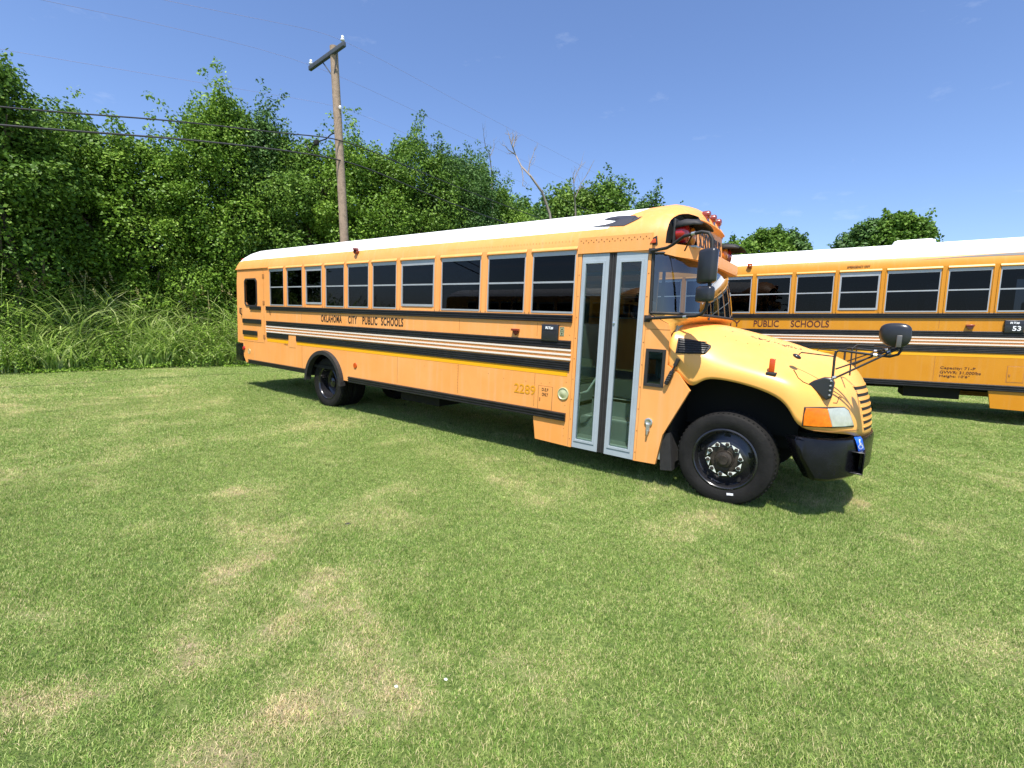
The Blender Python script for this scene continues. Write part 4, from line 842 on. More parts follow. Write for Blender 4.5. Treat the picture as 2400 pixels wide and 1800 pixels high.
def grass_mat(name, attr_type, blade):
    m = bpy.data.materials.new(name); m.use_nodes = True; nt = m.node_tree; b = nt.nodes['Principled BSDF']; l = nt.links.new
    at = N(nt, 'ShaderNodeAttribute', attribute_type=attr_type, attribute_name='dry')
    ge = N(nt, 'ShaderNodeNewGeometry')
    n1 = N(nt, 'ShaderNodeTexNoise'); n1.inputs['Scale'].default_value = 9 if blade else 38; n1.inputs['Detail'].default_value = 8; n1.inputs['Roughness'].default_value = .7; l(ge.outputs['Position'], n1.inputs[0])
    ad = N(nt, 'ShaderNodeMath', operation='ADD'); l(at.outputs['Fac'], ad.inputs[0])
    if blade:
        rnd = N(nt, 'ShaderNodeAttribute', attribute_name='rnd')
        mm = N(nt, 'ShaderNodeMapRange'); mm.inputs[3].default_value = -.45; mm.inputs[4].default_value = .66; l(rnd.outputs['Fac'], mm.inputs[0])
    else:
        mm = N(nt, 'ShaderNodeMapRange'); mm.inputs[1].default_value = .3; mm.inputs[2].default_value = .7; mm.inputs[3].default_value = -.15; mm.inputs[4].default_value = .35; l(n1.outputs[0], mm.inputs[0])
    l(mm.outputs[0], ad.inputs[1])
    cr = N(nt, 'ShaderNodeValToRGB'); e = cr.color_ramp.elements
    e[0].position = 0; e[0].color = (.180, .300, .058, 1); e[1].position = 1; e[1].color = (.80, .63, .40, 1)
    for p, c in ((.22, (.355, .480, .118, 1)), (.45, (.50, .56, .205, 1)), (.68, (.68, .59, .32, 1))):
        q = cr.color_ramp.elements.new(p); q.color = c
    l(ad.outputs[0], cr.inputs[0])
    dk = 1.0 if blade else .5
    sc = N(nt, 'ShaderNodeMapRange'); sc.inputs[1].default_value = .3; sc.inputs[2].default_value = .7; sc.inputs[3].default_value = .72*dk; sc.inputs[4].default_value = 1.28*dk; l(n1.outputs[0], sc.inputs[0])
    mu = N(nt, 'ShaderNodeVectorMath', operation='SCALE'); l(cr.outputs[0], mu.inputs[0]); l(sc.outputs[0], mu.inputs['Scale'])
    b.inputs['Roughness'].default_value = .7 if not blade else .5; b.inputs['Specular IOR Level'].default_value = .25
    l(mu.outputs[0], b.inputs['Base Color'])
    if blade:
        tr = N(nt, 'ShaderNodeBsdfTranslucent'); l(mu.outputs[0], tr.inputs[0]); ms = N(nt, 'ShaderNodeMixShader'); ms.inputs[0].default_value = .35
        l(b.outputs[0], ms.inputs[1]); l(tr.outputs[0], ms.inputs[2]); l(ms.outputs[0], nt.nodes['Material Output'].inputs[0])
    else:
        n2 = N(nt, 'ShaderNodeTexNoise'); n2.inputs['Scale'].default_value = 45; n2.inputs['Detail'].default_value = 6; n2.inputs['Roughness'].default_value = .8; l(ge.outputs['Position'], n2.inputs[0])
        bp = N(nt, 'ShaderNodeBump'); bp.inputs['Strength'].default_value = .9; bp.inputs['Distance'].default_value = .03; l(n2.outputs[0], bp.inputs['Height']); l(bp.outputs[0], b.inputs['Normal'])
    return m
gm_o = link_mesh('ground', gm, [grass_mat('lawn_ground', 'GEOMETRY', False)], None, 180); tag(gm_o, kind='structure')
gm_o['label'] = 'mown lawn with dry patches'
# grass: tuft meshes scattered over the part of the lawn the camera can see
blade_mat = grass_mat('grass_blade', 'INSTANCER', True)
tcol = bpy.data.collections.new('tufts')
def tuft(seed, n, R, hmin, hmax, w):
    r = np.random.RandomState(seed); a = r.rand(n)*2*np.pi; d = np.sqrt(r.rand(n))*R; bx, by = d*np.cos(a), d*np.sin(a)
    h = r.uniform(hmin, hmax, n); ya = r.rand(n)*2*np.pi; ln = r.uniform(.4, 1.3, n)*h; la = r.rand(n)*2*np.pi; ww = w*r.uniform(.7, 1.3, n)
    sx, sy = np.cos(ya)*ww/2, np.sin(ya)*ww/2; dx, dy = np.cos(la)*ln, np.sin(la)*ln
    V = np.empty((n, 5, 3)); V[:, 0] = np.stack([bx-sx, by-sy, -.004+0*h], -1); V[:, 1] = np.stack([bx+sx, by+sy, -.004+0*h], -1)
    V[:, 2] = np.stack([bx+sx*.8+dx*.35, by+sy*.8+dy*.35, h*.6], -1); V[:, 3] = np.stack([bx-sx*.8+dx*.35, by-sy*.8+dy*.35, h*.6], -1); V[:, 4] = np.stack([bx+dx, by+dy, h], -1)
    base = np.arange(n)[:, None]*5; T = np.concatenate([base+[0, 1, 2], base+[0, 2, 3], base+[3, 2, 4]], 0)
    me = np_mesh('tuft', V.reshape(-1, 3), T); set_attr(me, 'rnd', np.repeat(r.rand(n), 5)); me.materials.append(blade_mat)
    o = bpy.data.objects.new('tuft', me); tcol.objects.link(o); return o
for k in range(6): tuft(100+k, 520, .13, .008, .024, .0030)
rg = np.random.RandomState(3); pts = []
for (r0, r1, sp, sc_) in ((.4, 7.5, .135, 1.0), (7.5, 13, .19, 1.35), (13, 23, .30, 2.0)):
    gx = np.arange(-24, 14, sp); gy = np.arange(-10, 14, sp); A, B_ = np.meshgrid(gx, gy); A = A.ravel()+rg.uniform(-.5, .5, A.size)*sp; B_ = B_.ravel()+rg.uniform(-.5, .5, B_.size)*sp
    D = np.hypot(A-CX, B_-CY); k = (D >= r0) & (D < r1)
    rel = np.stack([A-CX, B_-CY, gh(A, B_)-CZ], -1); w_ = rel@np.array(_f); u_ = rel@np.array(_r2)/np.maximum(w_, .01); v_ = rel@np.array(_d2)/np.maximum(w_, .01)
    k &= (w_ > .1) & (np.abs(u_) < 2.0) & (np.abs(v_) < 1.4) & (A > -19)
    A, B_ = A[k], B_[k]; pts.append(np.stack([A, B_, gh(A, B_), np.full(A.size, sc_)], -1))
P = np.concatenate(pts); npt = len(P)
pm = bpy.data.meshes.new('lawn_grass'); pm.vertices.add(npt); pm.vertices.foreach_set('co', P[:, :3].astype(np.float32).ravel())
dr_ = dry(P[:, 0], P[:, 1]); set_attr(pm, 'dry', dr_); set_attr(pm, 'rotz', rg.rand(npt)*6.283); hvar = .55+.9*fbm(P[:, 0]*2.6, P[:, 1]*2.6)
nearbus = 1+.9*np.exp(-((P[:, 1]+.3)/1.4)**2)*(P[:, 0] < 1.3)*(P[:, 0] > -12)
set_attr(pm, 'scl', P[:, 3]); set_attr(pm, 'sclz', P[:, 3]**.55*hvar*(1-.35*dr_)*nearbus)
ai = pm.attributes.new('idx', 'INT', 'POINT'); ai.data.foreach_set('value', rg.randint(0, 6, npt).astype(np.int32))
go = bpy.data.objects.new('lawn_grass', pm); COL.objects.link(go); tag(go, 'short mown lawn grass, green with straw-coloured patches', 'grass', kind='stuff')
def scatter(o, coll):
    ng = bpy.data.node_groups.new('scatter', 'GeometryNodeTree'); ng.interface.new_socket('Geometry', in_out='INPUT', socket_type='NodeSocketGeometry'); ng.interface.new_socket('Geometry', in_out='OUTPUT', socket_type='NodeSocketGeometry')
    gi = N(ng, 'NodeGroupInput'); gout = N(ng, 'NodeGroupOutput'); ip = N(ng, 'GeometryNodeInstanceOnPoints'); ci = N(ng, 'GeometryNodeCollectionInfo')
    ci.inputs['Collection'].default_value = coll; ci.inputs['Separate Children'].default_value = True; ci.inputs['Reset Children'].default_value = True
    def na(n, t='FLOAT'): a = N(ng, 'GeometryNodeInputNamedAttribute', data_type=t); a.inputs['Name'].default_value = n; return a.outputs[0]
    cx_ = N(ng, 'ShaderNodeCombineXYZ'); cs = N(ng, 'ShaderNodeCombineXYZ'); l = ng.links.new
    l(na('rotz'), cx_.inputs[2]); s_ = na('scl'); l(s_, cs.inputs[0]); l(s_, cs.inputs[1]); l(na('sclz'), cs.inputs[2])
    l(gi.outputs[0], ip.inputs['Points']); l(ci.outputs[0], ip.inputs['Instance']); ip.inputs['Pick Instance'].default_value = True; l(na('idx', 'INT'), ip.inputs['Instance Index'])
    l(cx_.outputs[0], ip.inputs['Rotation']); l(cs.outputs[0], ip.inputs['Scale']); l(ip.outputs[0], gout.inputs[0])
    m = o.modifiers.new('scatter', 'NODES'); m.node_group = ng
scatter(go, tcol)
# two scraps of litter on the lawn
def stone(name, u, v, sz, m, label, cat, flat=.5):
    p = on_plane(u, v, 2, .012); bm = bmesh.new(); bmesh.ops.create_icosphere(bm, subdivisions=2, radius=1); r = random.Random(int(u))
    for q in bm.verts: k = r.uniform(.75, 1.2); q.co = Vector((q.co.x*sz*k, q.co.y*sz*.7*k, q.co.z*sz*flat*k))
    mb = MB(); mb.bm(bm, 0, Matrix.Translation(p)); o = mb.build(name, [m], None, smooth=60); tag(o, label, cat)
stone('litter', 815, 1229, .032, MT['rubber'], 'small dark scrap lying on the green lawn left of the front wheel', 'litter')
stone('pebble', 929, 1609, .013, MT['pale'], 'small white pebble in the dry grass near the bottom of the picture', 'stone')
stone('pebble', 1045, 1592, .011, MT['pale'], 'thin pale flake in the dry grass, right of the white pebble', 'stone', .3)

#PLANTS
def leaf_mat(name, c0, c1, c2, tr=.22):
    m = bpy.data.materials.new(name); m.use_nodes = True; nt = m.node_tree; b = nt.nodes['Principled BSDF']; l = nt.links.new
    a = N(nt, 'ShaderNodeAttribute', attribute_name='rnd'); cr = N(nt, 'ShaderNodeValToRGB'); e = cr.color_ramp.elements
    e[0].color = (*c0, 1); e[1].color = (*c2, 1); q = cr.color_ramp.elements.new(.55); q.color = (*c1, 1); l(a.outputs['Fac'], cr.inputs[0]); l(cr.outputs[0], b.inputs['Base Color'])
    b.inputs['Roughness'].default_value = .5; b.inputs['Specular IOR Level'].default_value = .2
    t = N(nt, 'ShaderNodeBsdfTranslucent'); l(cr.outputs[0], t.inputs[0]); ms = N(nt, 'ShaderNodeMixShader'); ms.inputs[0].default_value = tr
    l(b.outputs[0], ms.inputs[1]); l(t.outputs[0], ms.inputs[2]); l(ms.outputs[0], nt.nodes['Material Output'].inputs[0]); return m
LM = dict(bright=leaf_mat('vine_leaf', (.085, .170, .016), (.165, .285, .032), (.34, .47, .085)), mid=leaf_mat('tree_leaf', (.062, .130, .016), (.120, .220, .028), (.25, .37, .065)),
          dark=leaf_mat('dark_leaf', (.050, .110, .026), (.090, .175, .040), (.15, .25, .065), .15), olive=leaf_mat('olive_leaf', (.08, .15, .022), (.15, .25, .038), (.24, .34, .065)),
          reed=leaf_mat('reed_blade', (.20, .33, .06), (.40, .54, .13), (.72, .78, .40), .45), seed=leaf_mat('seed_head', (.26, .20, .08), (.38, .32, .14), (.48, .44, .22), .1))
BARK = mat('bark', (.11, .085, .06), .9, noise=.3, nscale=6, bump=.5, bscale=20); DEAD = mat('bleached_wood', (.24, .205, .175), .85, noise=.25, nscale=9)
def leaves(C, Nn, size, rs, tone):
    """one rhombic two-triangle leaf at each centre C with normal Nn"""
    n = len(C); t = rs.normal(size=(n, 3)); t -= (t*Nn).sum(1)[:, None]*Nn; t /= np.linalg.norm(t, axis=1)[:, None]+1e-9; b = np.cross(Nn, t)
    s = (size*rs.uniform(.6, 1.35, n))[:, None]
    V = np.empty((n, 4, 3)); V[:, 0] = C-t*s*.55; V[:, 1] = C+b*s*.36-Nn*s*.08; V[:, 2] = C+t*s*.6-Nn*s*.10; V[:, 3] = C-b*s*.36-Nn*s*.08
    F = np.arange(n*4).reshape(n, 4); return V.reshape(-1, 3), F, np.repeat(tone, 4)
def crown_mesh(name, ctr, rad, n, seed, size=.13, clumps=44, rag=.35):
    rs = np.random.RandomState(seed); ctr = np.array(ctr, float); rad = np.array(rad, float)
    d = rs.normal(size=(clumps, 3)); d /= np.linalg.norm(d, axis=1)[:, None]; d[:, 2] = np.where(d[:, 2] < -.5, -d[:, 2], d[:, 2])
    k = rs.uniform(.35, 1.0, clumps)[:, None]**.5; cc = ctr+d*rad*k*.92; cr_ = rad.mean()*rs.uniform(.16, .42, clumps)
    # ragged shoots poking out of the top and sides
    m = int(clumps*.8); d2 = rs.normal(size=(m, 3)); d2[:, 2] = np.abs(d2[:, 2])+.15; d2 /= np.linalg.norm(d2, axis=1)[:, None]
    ext = rs.uniform(.1, 1.25, m)*rag; rb_ = rad.mean()*rs.uniform(.10, .20, m); bend = rs.normal(size=(m, 3))*.10*rad.mean()
    cc = np.concatenate([cc, [ctr+np.array([0, 0, rad[2]*.74])]]); cr_ = np.concatenate([cr_, [rad.mean()*.36]])
    for q in range(5):
        f_ = q/4; cc = np.concatenate([cc, ctr+d2*rad*(.86+ext*f_)[:, None]+bend*f_**2]); cr_ = np.concatenate([cr_, rb_*(1-.62*f_)])
    wgt = cr_**2; wgt /= wgt.sum(); ci = rs.choice(len(cc), n, p=wgt)
    dd = rs.normal(size=(n, 3)); dd /= np.linalg.norm(dd, axis=1)[:, None]
    rr = cr_[ci]*(1-.30*rs.rand(n)**2.5)*(1+.22*np.sin(dd[:, 0]*6+ci)*np.sin(dd[:, 1]*7)*1)
    C = cc[ci]+dd*rr[:, None]*np.array([1, 1, .85]); C += rs.normal(size=(n, 3))*.04
    Nn = dd*.55+np.array([0, 0, .55])+rs.normal(size=(n, 3))*.55; Nn /= np.linalg.norm(Nn, axis=1)[:, None]
    ct = rs.rand(len(cc)); tone = np.clip(.12+.55*ct[ci]+rs.normal(size=n)*.16, 0, 1)
    k = C[:, 2] > .15; C, Nn, tone = C[k], Nn[k], tone[k]
    V, F, T = leaves(C, Nn, size, rs, tone); me = np_mesh(name, V, F); set_attr(me, 'rnd', T); return me
def limb(mb, p0, p1, r0, r1, rs, segs=5, wob=.08):
    p0 = np.array(p0, float); p1 = np.array(p1, float); L_ = np.linalg.norm(p1-p0); pts = []
    for i in range(segs+1):
        t = i/segs; pts.append(p0+(p1-p0)*t+rs.normal(size=3)*wob*L_*math.sin(math.pi*t)*.5)
    mb.tube(pts, r0, 7, r1=r1); return pts
def tree(name, label, cat, x, y, top, rx, mat_, n, seed, size=.13, base_frac=.12, group='trees along the edge of the field', clumps=44, rag=.35, trunk=.16):
    z0 = float(gh(x, y)); root = empty(name, (x, y, z0)); tag(root, label, cat, group); H = top-z0; rs = np.random.RandomState(seed)
    zc = H*(1+base_frac)/2/1.06; rz = H*(1-base_frac)/2*.98
    me = crown_mesh('crown', (0, 0, zc+.012*H), (rx, rx, rz), n, seed, size, clumps, rag); o = link_mesh('crown', me, [mat_], root, 0)
    mb = MB(); ps = limb(mb, (0, 0, -.1), (rs.normal()*.3, rs.normal()*.3, H*.72), trunk, trunk*.35, rs)
    for i in range(7):
        b = ps[rs.randint(1, 5)]; a = rs.rand()*6.28; limb(mb, b, b+np.array([math.cos(a)*rx*.7, math.sin(a)*rx*.7, H*.22]), trunk*.45, trunk*.12, rs, 4)
    mb.build('trunk', [BARK], root, smooth=60); return root
VG = 'vine-covered trees of the hedgerow on the left'
for i, (x, y, top, rx, mt_, n, lab) in enumerate([
    (-18.7, -4.35, 8.7, 1.5, 'mid', 24000, 'tall loose tree at the far left edge of the picture'),
    (-20.4, -2.5, 8.4, 1.5, 'mid', 20000, 'round-topped vine-covered tree just right of the leftmost tree'),
    (-21.0, -4.4, 7.2, 2.6, 'dark', 26000, 'dark green tree under the cables between the two leftmost treetops'),
    (-19.9, -.7, 7.9, 2.3, 'bright', 30000, 'low flat-topped mound of vine leaves left of the tallest treetop'),
    (-19.2, 1.75, 10.1, 1.8, 'bright', 27000, 'tallest vine-covered treetop left of the utility pole'),
    (-18.8, 2.75, 10.0, 1.2, 'dark', 16000, 'dark feathery treetop between the tallest treetop and the utility pole'),
    (-17.9, 3.9, 9.1, 1.8, 'mid', 28000, 'bushy tree directly left of the utility pole'),
    (-16.6, 6.1, 9.4, 2.1, 'bright', 30000, 'leafy tree just behind and right of the utility pole'),
    (-16.2, 8.3, 10.1, 2.2, 'mid', 28000, 'dense green tree halfway between the utility pole and the dead trees'),
    (-15.7, 10.5, 10.2, 2.1, 'dark', 26000, 'darker treetop where the hedgerow begins to slope down to the right'),
    (-17.6, 14.0, 11.0, 2.6, 'mid', 26000, 'sloping tree left of the leaning dead tree'),
    (-16.6, 15.5, 8.6, 2.6, 'bright', 22000, 'bright low tree under the leaning dead tree'),
    ]):
    tree('vine_tree', lab, 'tree', x, y, top, rx, LM[mt_], int(n*1.7), 40+i, .095, .05, VG)
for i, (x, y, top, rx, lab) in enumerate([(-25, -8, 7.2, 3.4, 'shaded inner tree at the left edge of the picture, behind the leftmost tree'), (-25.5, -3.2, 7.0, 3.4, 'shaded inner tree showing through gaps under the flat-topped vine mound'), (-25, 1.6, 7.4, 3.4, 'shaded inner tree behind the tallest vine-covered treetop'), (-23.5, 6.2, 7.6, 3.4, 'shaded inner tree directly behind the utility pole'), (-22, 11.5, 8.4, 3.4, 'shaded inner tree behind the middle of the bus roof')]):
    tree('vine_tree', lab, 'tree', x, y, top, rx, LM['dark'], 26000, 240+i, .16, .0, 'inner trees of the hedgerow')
BG = 'background trees beyond the first bus'
for i, (x, y, top, rx, mt_, n, lab) in enumerate([
    (-21.0, 22.5, 11.6, 3.0, 'dark', 20000, 'dark tree between the leaning dead tree and the upright dead tree'),
    (-19.5, 19.0, 9.6, 3.2, 'olive', 22000, 'yellow-green low tree beneath the dark tree, behind the bus roof'),
    (-20.5, 29.5, 13.6, 3.6, 'olive', 26000, 'broad yellow-green tree right of the upright dead tree'),
    (-18.2, 31.5, 14.6, 2.6, 'mid', 20000, 'pointed top of the tallest tree above the middle of the bus roof'),
    (-17.2, 38.5, 14.9, 2.7, 'dark', 15000, 'thin greyish tree left of the front of the bus roof'),
    (-16.5, 43.5, 14.4, 2.8, 'mid', 15000, 'small rounded tree just above the front cap of the bus')]):
    tree('tree', lab, 'tree', x, y, top, rx, LM[mt_], n, 80+i, .22, .05, BG, trunk=.25, clumps=40)
RG = 'distant trees behind the second bus'
for i, (u, D, vtop, rx, mt_, n, lab) in enumerate([
    (1740, 58, 545, 2.6, 'mid', 11000, 'low tree touching the warning lamps of the first bus'),
    (1795, 60, 523, 3.0, 'mid', 14000, 'rounded distant tree right of the warning lamps of the first bus'),
    (1848, 62, 532, 2.2, 'dark', 12000, 'second rounded distant tree above the roof of the second bus'),
    (1885, 66, 560, 1.7, 'mid', 9000, 'pale small distant tree beside the gap of sky'),
    (2035, 60, 508, 2.7, 'dark', 15000, 'left and lower crown of the pair behind the roof of the second bus'),
    (2122, 60, 482, 3.1, 'mid', 19000, 'right and taller crown of the pair behind the roof of the second bus')]):
    o_, d_ = pray(u, vtop); h_ = math.hypot(d_.x, d_.y); p = o_+d_*(D/h_)
    tree('tree', lab, 'tree', p.x, p.y, p.z, rx, LM[mt_], n, 120+i, .28, .25, RG, trunk=.3, clumps=40, rag=.2)
# undergrowth shrubs along the foot of the hedgerow
for i, (x, y, h_, rx, mt_, lab) in enumerate([
    (-18.9, -6.3, 2.9, 1.5, 'bright', 'leafy shrub at the left edge behind the tall grass'), (-19.0, -4.6, 4.1, 1.6, 'bright', 'bright shrub rising above the tall grass near the left edge'),
    (-18.6, -3.0, 3.9, 1.6, 'mid', 'rounded shrub behind the tall grass, second mound from the left'), (-18.4, -1.4, 3.2, 1.5, 'bright', 'low spreading shrub behind the middle of the tall grass'),
    (-18.0, .2, 3.6, 1.5, 'bright', 'vine-covered shrub left of the rear of the bus'), (-17.4, 1.7, 4.7, 1.5, 'mid', 'taller shrub just above the rear corner of the bus roof'),
    (-16.6, 3.6, 4.6, 1.7, 'bright', 'shrub at the foot of the utility pole behind the bus'), (-16.0, 5.8, 4.4, 1.8, 'mid', 'shrub showing over the bus roof right of the utility pole'), (-15.8, 8.6, 4.8, 2.0, 'bright', 'shrub showing over the middle of the bus roof')]):
    tree('shrub', lab, 'shrub', x-1.1, y+.2, h_*1.05, rx, LM['bright'], 24000, 160+i, .085, -.1, 'shrubs at the foot of the hedgerow', clumps=26, rag=.25, trunk=.05)
def at_px(u, v, D):
    o_, d_ = pray(u, v); h_ = math.hypot(d_.x, d_.y); return o_+d_*(D/h_)
def dead_tree(label, D, stem, limbs, r, seed):
    """stem and limbs are outlines read off the photo, set in depth around the distance D"""
    rs = np.random.RandomState(seed); P = [at_px(u, v, D+k*.25*math.sin(k*1.7)) for k, (u, v) in enumerate(stem)]
    base = Vector((P[0].x, P[0].y, float(gh(P[0].x, P[0].y)))); root = empty('dead_tree', base); tag(root, label, 'dead tree', 'bare dead trees')
    mb = MB(); mb.tube([(0, 0, -.1)]+[p-base for p in P], r, 7, r1=r*.25); mb.build('trunk', [DEAD], root, smooth=60)
    for k, lm in enumerate(limbs):
        dd = rs.uniform(-1.0, 1.0); Q = [at_px(u, v, D+dd*i_/len(lm)) for i_, (u, v) in enumerate(lm)]
        mb = MB(); mb.tube([q-base for q in Q], r*.36, 6, r1=r*.08)
        for _ in range(6):
            i_ = rs.randint(1, len(Q)); a_ = Q[i_-1].lerp(Q[i_], rs.rand()); d_ = (Q[-1]-Q[0]).normalized()+Vector(rs.normal(size=3)*.55); L_ = (Q[-1]-Q[0]).length*rs.uniform(.2, .5)
            m_ = a_+d_.normalized()*L_*.5+Vector(rs.normal(size=3)*.05); mb.tube([a_-base, m_-base, a_+d_.normalized()*L_-base+Vector((0, 0, .08))], r*.12, 5, r1=r*.04)
        mb.build('limb', [DEAD], root, smooth=60)
dead_tree('bare dead tree leaning left with forked pale trunk', 21.5, [(1296, 560), (1288, 500), (1270, 450), (1243, 412), (1222, 390), (1208, 362), (1199, 338)],
          [[(1199, 338), (1194, 320), (1190, 306)], [(1202, 348), (1207, 328), (1212, 312)], [(1208, 362), (1192, 352), (1184, 342)], [(1238, 408), (1241, 385), (1250, 362), (1254, 345)], [(1222, 390), (1226, 415), (1225, 438)], [(1199, 338), (1203, 322), (1201, 310)]], .075, 3)
dead_tree('upright bare dead tree with a V of twigs beside the broad yellow-green tree', 27, [(1347, 560), (1349, 500), (1346, 455), (1345, 430)],
          [[(1345, 430), (1350, 408), (1362, 388), (1372, 380)], [(1349, 462), (1362, 430), (1380, 402), (1392, 376)], [(1345, 430), (1343, 410), (1348, 396)]], .075, 8)
dead_tree('thin faint dead tree behind the treetops left of the leaning one', 26, [(1154, 480), (1152, 400), (1147, 360), (1138, 345)], [[(1138, 345), (1134, 320), (1133, 304)], [(1148, 368), (1158, 345), (1157, 325)]], .05, 5)

# ---- tall grass strip
rs = np.random.RandomState(77); n = 22000
yy = rs.uniform(-12, 6, n); t_ = rs.rand(n); front_x = -16.9+.5*(fbm(yy*.8, yy*0+3)-.5)+np.clip(yy+1, 0, 5)*.35; xx = front_x-t_**.8*2.6
cl = fbm(xx*2.2, yy*2.2); hh = (1.0+1.35*smooth(0, .6, t_))*(.38+1.45*cl)*rs.uniform(.6, 1.2, n); seg = 6
la = rs.normal(-.5, 1.1, n)+np.pi*(rs.rand(n) < .35); ln = hh*rs.uniform(.3, 1.0, n); dx, dy = np.sin(la)*ln, np.cos(la)*ln*-1; ww = rs.uniform(.016, .036, n)
px_, py_ = -np.cos(la)*0+np.cos(rs.rand(n)*6.28), np.sin(rs.rand(n)*6.28)
V = np.empty((n, seg+1, 2, 3))
for s in range(seg+1):
    q = s/seg; cx_ = xx+dx*q**2.2; cy_ = yy+dy*q**2.2; cz_ = hh*(q-.55*q**2.6*(ln/hh)); w_ = ww*(1-q**2)*1.0+.0015
    V[:, s, 0] = np.stack([cx_-px_*w_, cy_-py_*w_, cz_], -1); V[:, s, 1] = np.stack([cx_+px_*w_, cy_+py_*w_, cz_], -1)
b = np.arange(n)[:, None]*(seg+1)*2; Fs = np.concatenate([b+[2*s, 2*s+1, 2*s+3, 2*s+2] for s in range(seg)], 0)
me = np_mesh('tall_grass', V.reshape(-1, 3), Fs); set_attr(me, 'rnd', np.repeat(np.clip(rs.normal(.5, .25, n)+.2*(cl-.5), 0, 1), (seg+1)*2))
o = link_mesh('tall_grass', me, [LM['reed']], None, 0); tag(o, 'tall uncut grass with arching blades between the lawn and the hedgerow', 'tall grass', kind='stuff')
# low weeds filling the foot of the strip
n = 30000; yy = rs.uniform(-12, 6, n); xx = -16.6+np.clip(yy+1, 0, 5)*.35-rs.rand(n)*2.6; zz_ = rs.rand(n)**.8*(.1+2.6*np.clip(fbm(xx*1.3, yy*1.3)-.38, 0, 1)*2)*np.clip((-16.4+np.clip(yy+1, 0, 5)*.35-xx)*1.2, .15, 1.2)
Nn = rs.normal(size=(n, 3))*.6+[.2, -.2, .8]; Nn /= np.linalg.norm(Nn, axis=1)[:, None]
V, F, T = leaves(np.stack([xx, yy, zz_+.03], -1), Nn, .065, rs, np.clip(rs.normal(.5, .25, n), 0, 1)); me = np_mesh('weeds', V, F); set_attr(me, 'rnd', T)
o = link_mesh('weeds', me, [LM['bright']], None, 0); tag(o, 'leafy weeds growing through the foot of the tall grass', 'weeds', kind='stuff')
n = 110; yy = rs.uniform(-11, 4, n); xx = -17.6+np.clip(yy+1, 0, 5)*.3-rs.rand(n)*1.6; m = 34; C = []
for i in range(n):
    h0 = rs.uniform(1.9, 2.7); q = rs.rand(m); C.append(np.stack([xx[i]+rs.normal(size=m)*.05*(1-q)+.12*q, yy[i]+rs.normal(size=m)*.05*(1-q)-.1*q, h0+q*.32], -1))
C = np.concatenate(C); Nn = rs.normal(size=C.shape); Nn /= np.linalg.norm(Nn, axis=1)[:, None]
V, F, T = leaves(C, Nn, .045, rs, rs.rand(len(C))); me = np_mesh('seed_heads', V, F); set_attr(me, 'rnd', T)
o = link_mesh('seed_heads', me, [LM['seed']], None, 0); tag(o, 'reddish brown seed heads above the tall grass', 'seed heads', kind='stuff')

#POLE
wood = mat('weathered_pole_wood', (.30, .22, .155), .85, noise=.3, nscale=7, bump=.6, bscale=14)
arm_m = mat('dark_crossarm', (.045, .055, .07), .7, noise=.2, nscale=10); porc = mat('white_porcelain', (.8, .8, .78), .3); wire_m = mat('cable_rubber', (.02, .02, .025), .6); thin_m = mat('thin_wire', (.22, .20, .30), .6)
px0, py0 = -13.0, 2.75
pole = empty('utility_pole', (px0, py0, 0)); tag(pole, 'weathered wooden utility pole with a tilted dark crossarm rising behind the bus', 'utility pole')
mb = MB(); pts = []
for i in range(14):
    t = i/13; z = t*10.05; pts.append((px0+(.04*math.sin(t*4)), 2.98-.57*t, z))
mb.tube([(p[0]-px0, p[1]-py0, p[2]) for p in pts], .15, 14, r1=.118); mb.build('pole', [wood], pole, smooth=60)
mb = MB(); a = Vector((-14.25-px0, 2.5-py0-.02, 9.70)); b = Vector((-12.36-px0, 2.5-py0-.02, 9.90)); d = (b-a).normalized(); ang = math.atan2(d.z, d.x)
Mx = Matrix.Translation((a+b)/2) @ Matrix.Rotation(-ang, 4, 'Y'); mb.box(-(b-a).length/2, (b-a).length/2, -.19, -.09, -.065, .065, 0, Mx, .008); mb.build('crossarm', [arm_m], pole)
mb = MB(); mb.tube([(-13.55-px0, 2.36-py0, 9.72), (-13.0-px0, 2.38-py0, 9.15)], .018, 6); mb.tube([(-12.75-px0, 2.36-py0, 9.83), (-12.98-px0, 2.38-py0, 9.15)], .018, 6); mb.build('brace', [arm_m], pole)
for q in (a+Vector((.07, -.14, .06)), b+Vector((-.10, -.14, .06))):
    mb = MB(); mb.lathe([(.015, 0), (.015, .06), (.06, .06), (.065, .09), (.035, .12), (.045, .15), (.03, .19), (.0, .195)], tuple(q), 'z', 14); mb.build('insulator', [porc], pole)
mb = MB(); mb.lathe([(.04, 0), (.05, .05), (.03, .09), (0, .09)], (.17, -.25, 8.24), 'z', 12); mb.build('insulator', [porc], pole)
mb = MB(); mb.box(-1.29, -1.11, -.28, -.17, 7.42, 7.58, 0, None, .02); jb = mb.build('junction_box', [MT['chassis']], None); 
jb.location = (px0, py0, 0); tag(jb, 'small dark splice box hanging on the upper cable left of the pole', 'junction box')
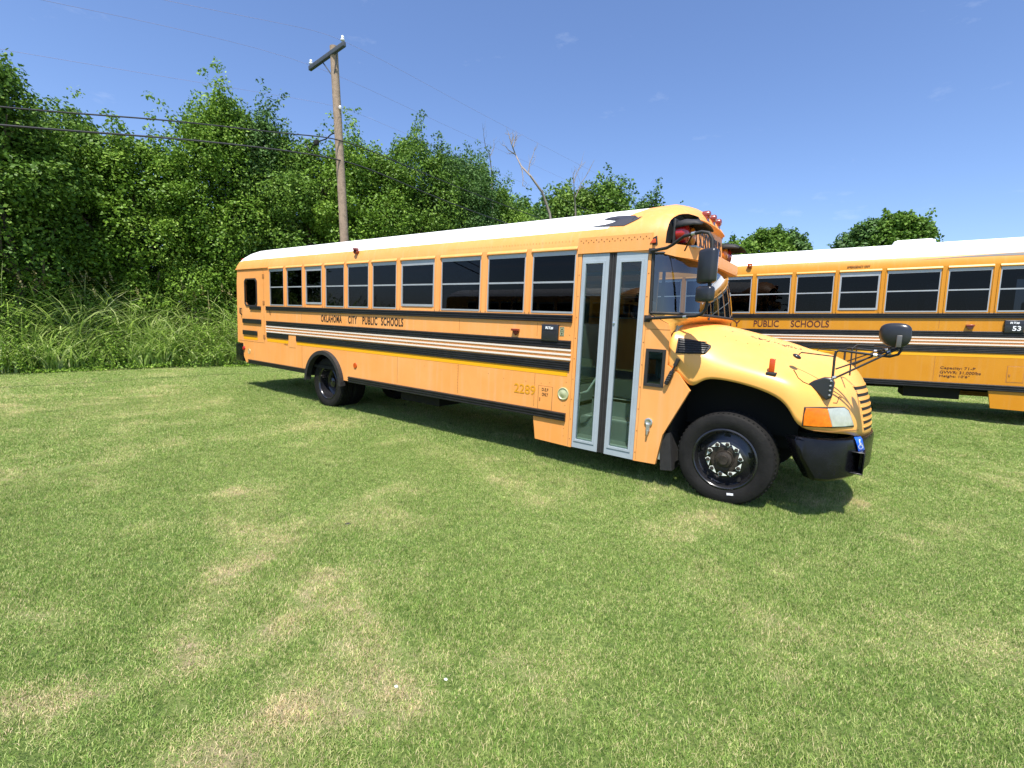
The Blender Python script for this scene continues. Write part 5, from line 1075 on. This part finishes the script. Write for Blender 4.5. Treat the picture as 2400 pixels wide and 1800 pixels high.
def wire(label, pts, r, m):
    P_ = [Vector(p) for p in pts]; res = []
    for i in range(len(P_)-1):
        for k in range(5):
            res.append(P_[i].lerp(P_[i+1], k/5))
    res.append(P_[-1]); # smooth
    for _ in range(6): res = [res[0]]+[(res[i-1]+res[i]*2+res[i+1])/4 for i in range(1, len(res)-1)]+[res[-1]]
    mb = MB(); mb.tube(res, r, 6); o = mb.build('power_line', [m], None, smooth=60); tag(o, label, 'cable', 'overhead lines on the pole')
wire('thin wire from the left insulator of the crossarm', [(-14.15, -12, 6.6), (-14.0, -4.3, 8.3), (-14.1, -2, 8.95), (-14.18, 2.34, 9.93), (-14.1, 8, 9.9), (-13.9, 17, 10.1), (-13.9, 40, 10.6)], .0035, thin_m)
wire('thin wire from the upper right insulator of the crossarm', [(-12.4, -12, 6.6), (-12.4, -4, 8.2), (-12.4, .85, 9.7), (-12.45, 2.34, 10.1), (-12.4, 8, 10.1), (-12.3, 16, 10.3), (-12.3, 40, 11)], .0035, thin_m)
wire('faint neutral wire from the small insulator halfway up the pole', [(-12.9, -12, 5.2), (-12.9, -4.9, 6.7), (-12.9, 0, 7.8), (-12.82, 2.5, 8.33), (-12.8, 4, 8.33), (-12.8, 12, 8.4), (-12.8, 40, 8.8)], .003, thin_m)
wire('upper black cable crossing in front of the treetops', [(-12.9, -12, 4.2), (-12.9, -4.94, 5.60), (-12.9, -2.2, 6.36), (-12.9, .92, 7.0), (-12.86, 2.5, 7.42), (-12.85, 5.5, 7.26), (-12.8, 14, 7.0), (-12.8, 40, 7.8)], .017, wire_m)
wire('lower and thicker black cable crossing in front of the treetops', [(-12.9, -12, 3.9), (-12.9, -4.96, 5.27), (-12.9, -1.76, 6.06), (-12.88, 2.52, 6.84), (-12.9, 4.65, 6.71), (-12.9, 7.8, 6.47), (-12.9, 16, 6.3), (-12.9, 40, 7.3)], .021, wire_m)
mb = MB(); mb.tube([(-14.9, 2.55, 7.6), (-14.6, 2.5, 7.3), (-14.3, 2.5, 7.45), (-14.15, 2.5, 7.52)], .02, 6); mb.tube([(-14.05, 2.5, 7.5), (-13.6, 2.5, 7.5), (-13.4, 2.55, 7.62), (-13.1, 2.6, 7.66)], .02, 6)
o = mb.build('cable_loop', [wire_m]); tag(o, 'slack loop of cable joining the splice box to the pole', 'cable')
SC.render.engine = 'CYCLES'; SC.cycles.max_bounces = 8; SC.cycles.transparent_max_bounces = 16
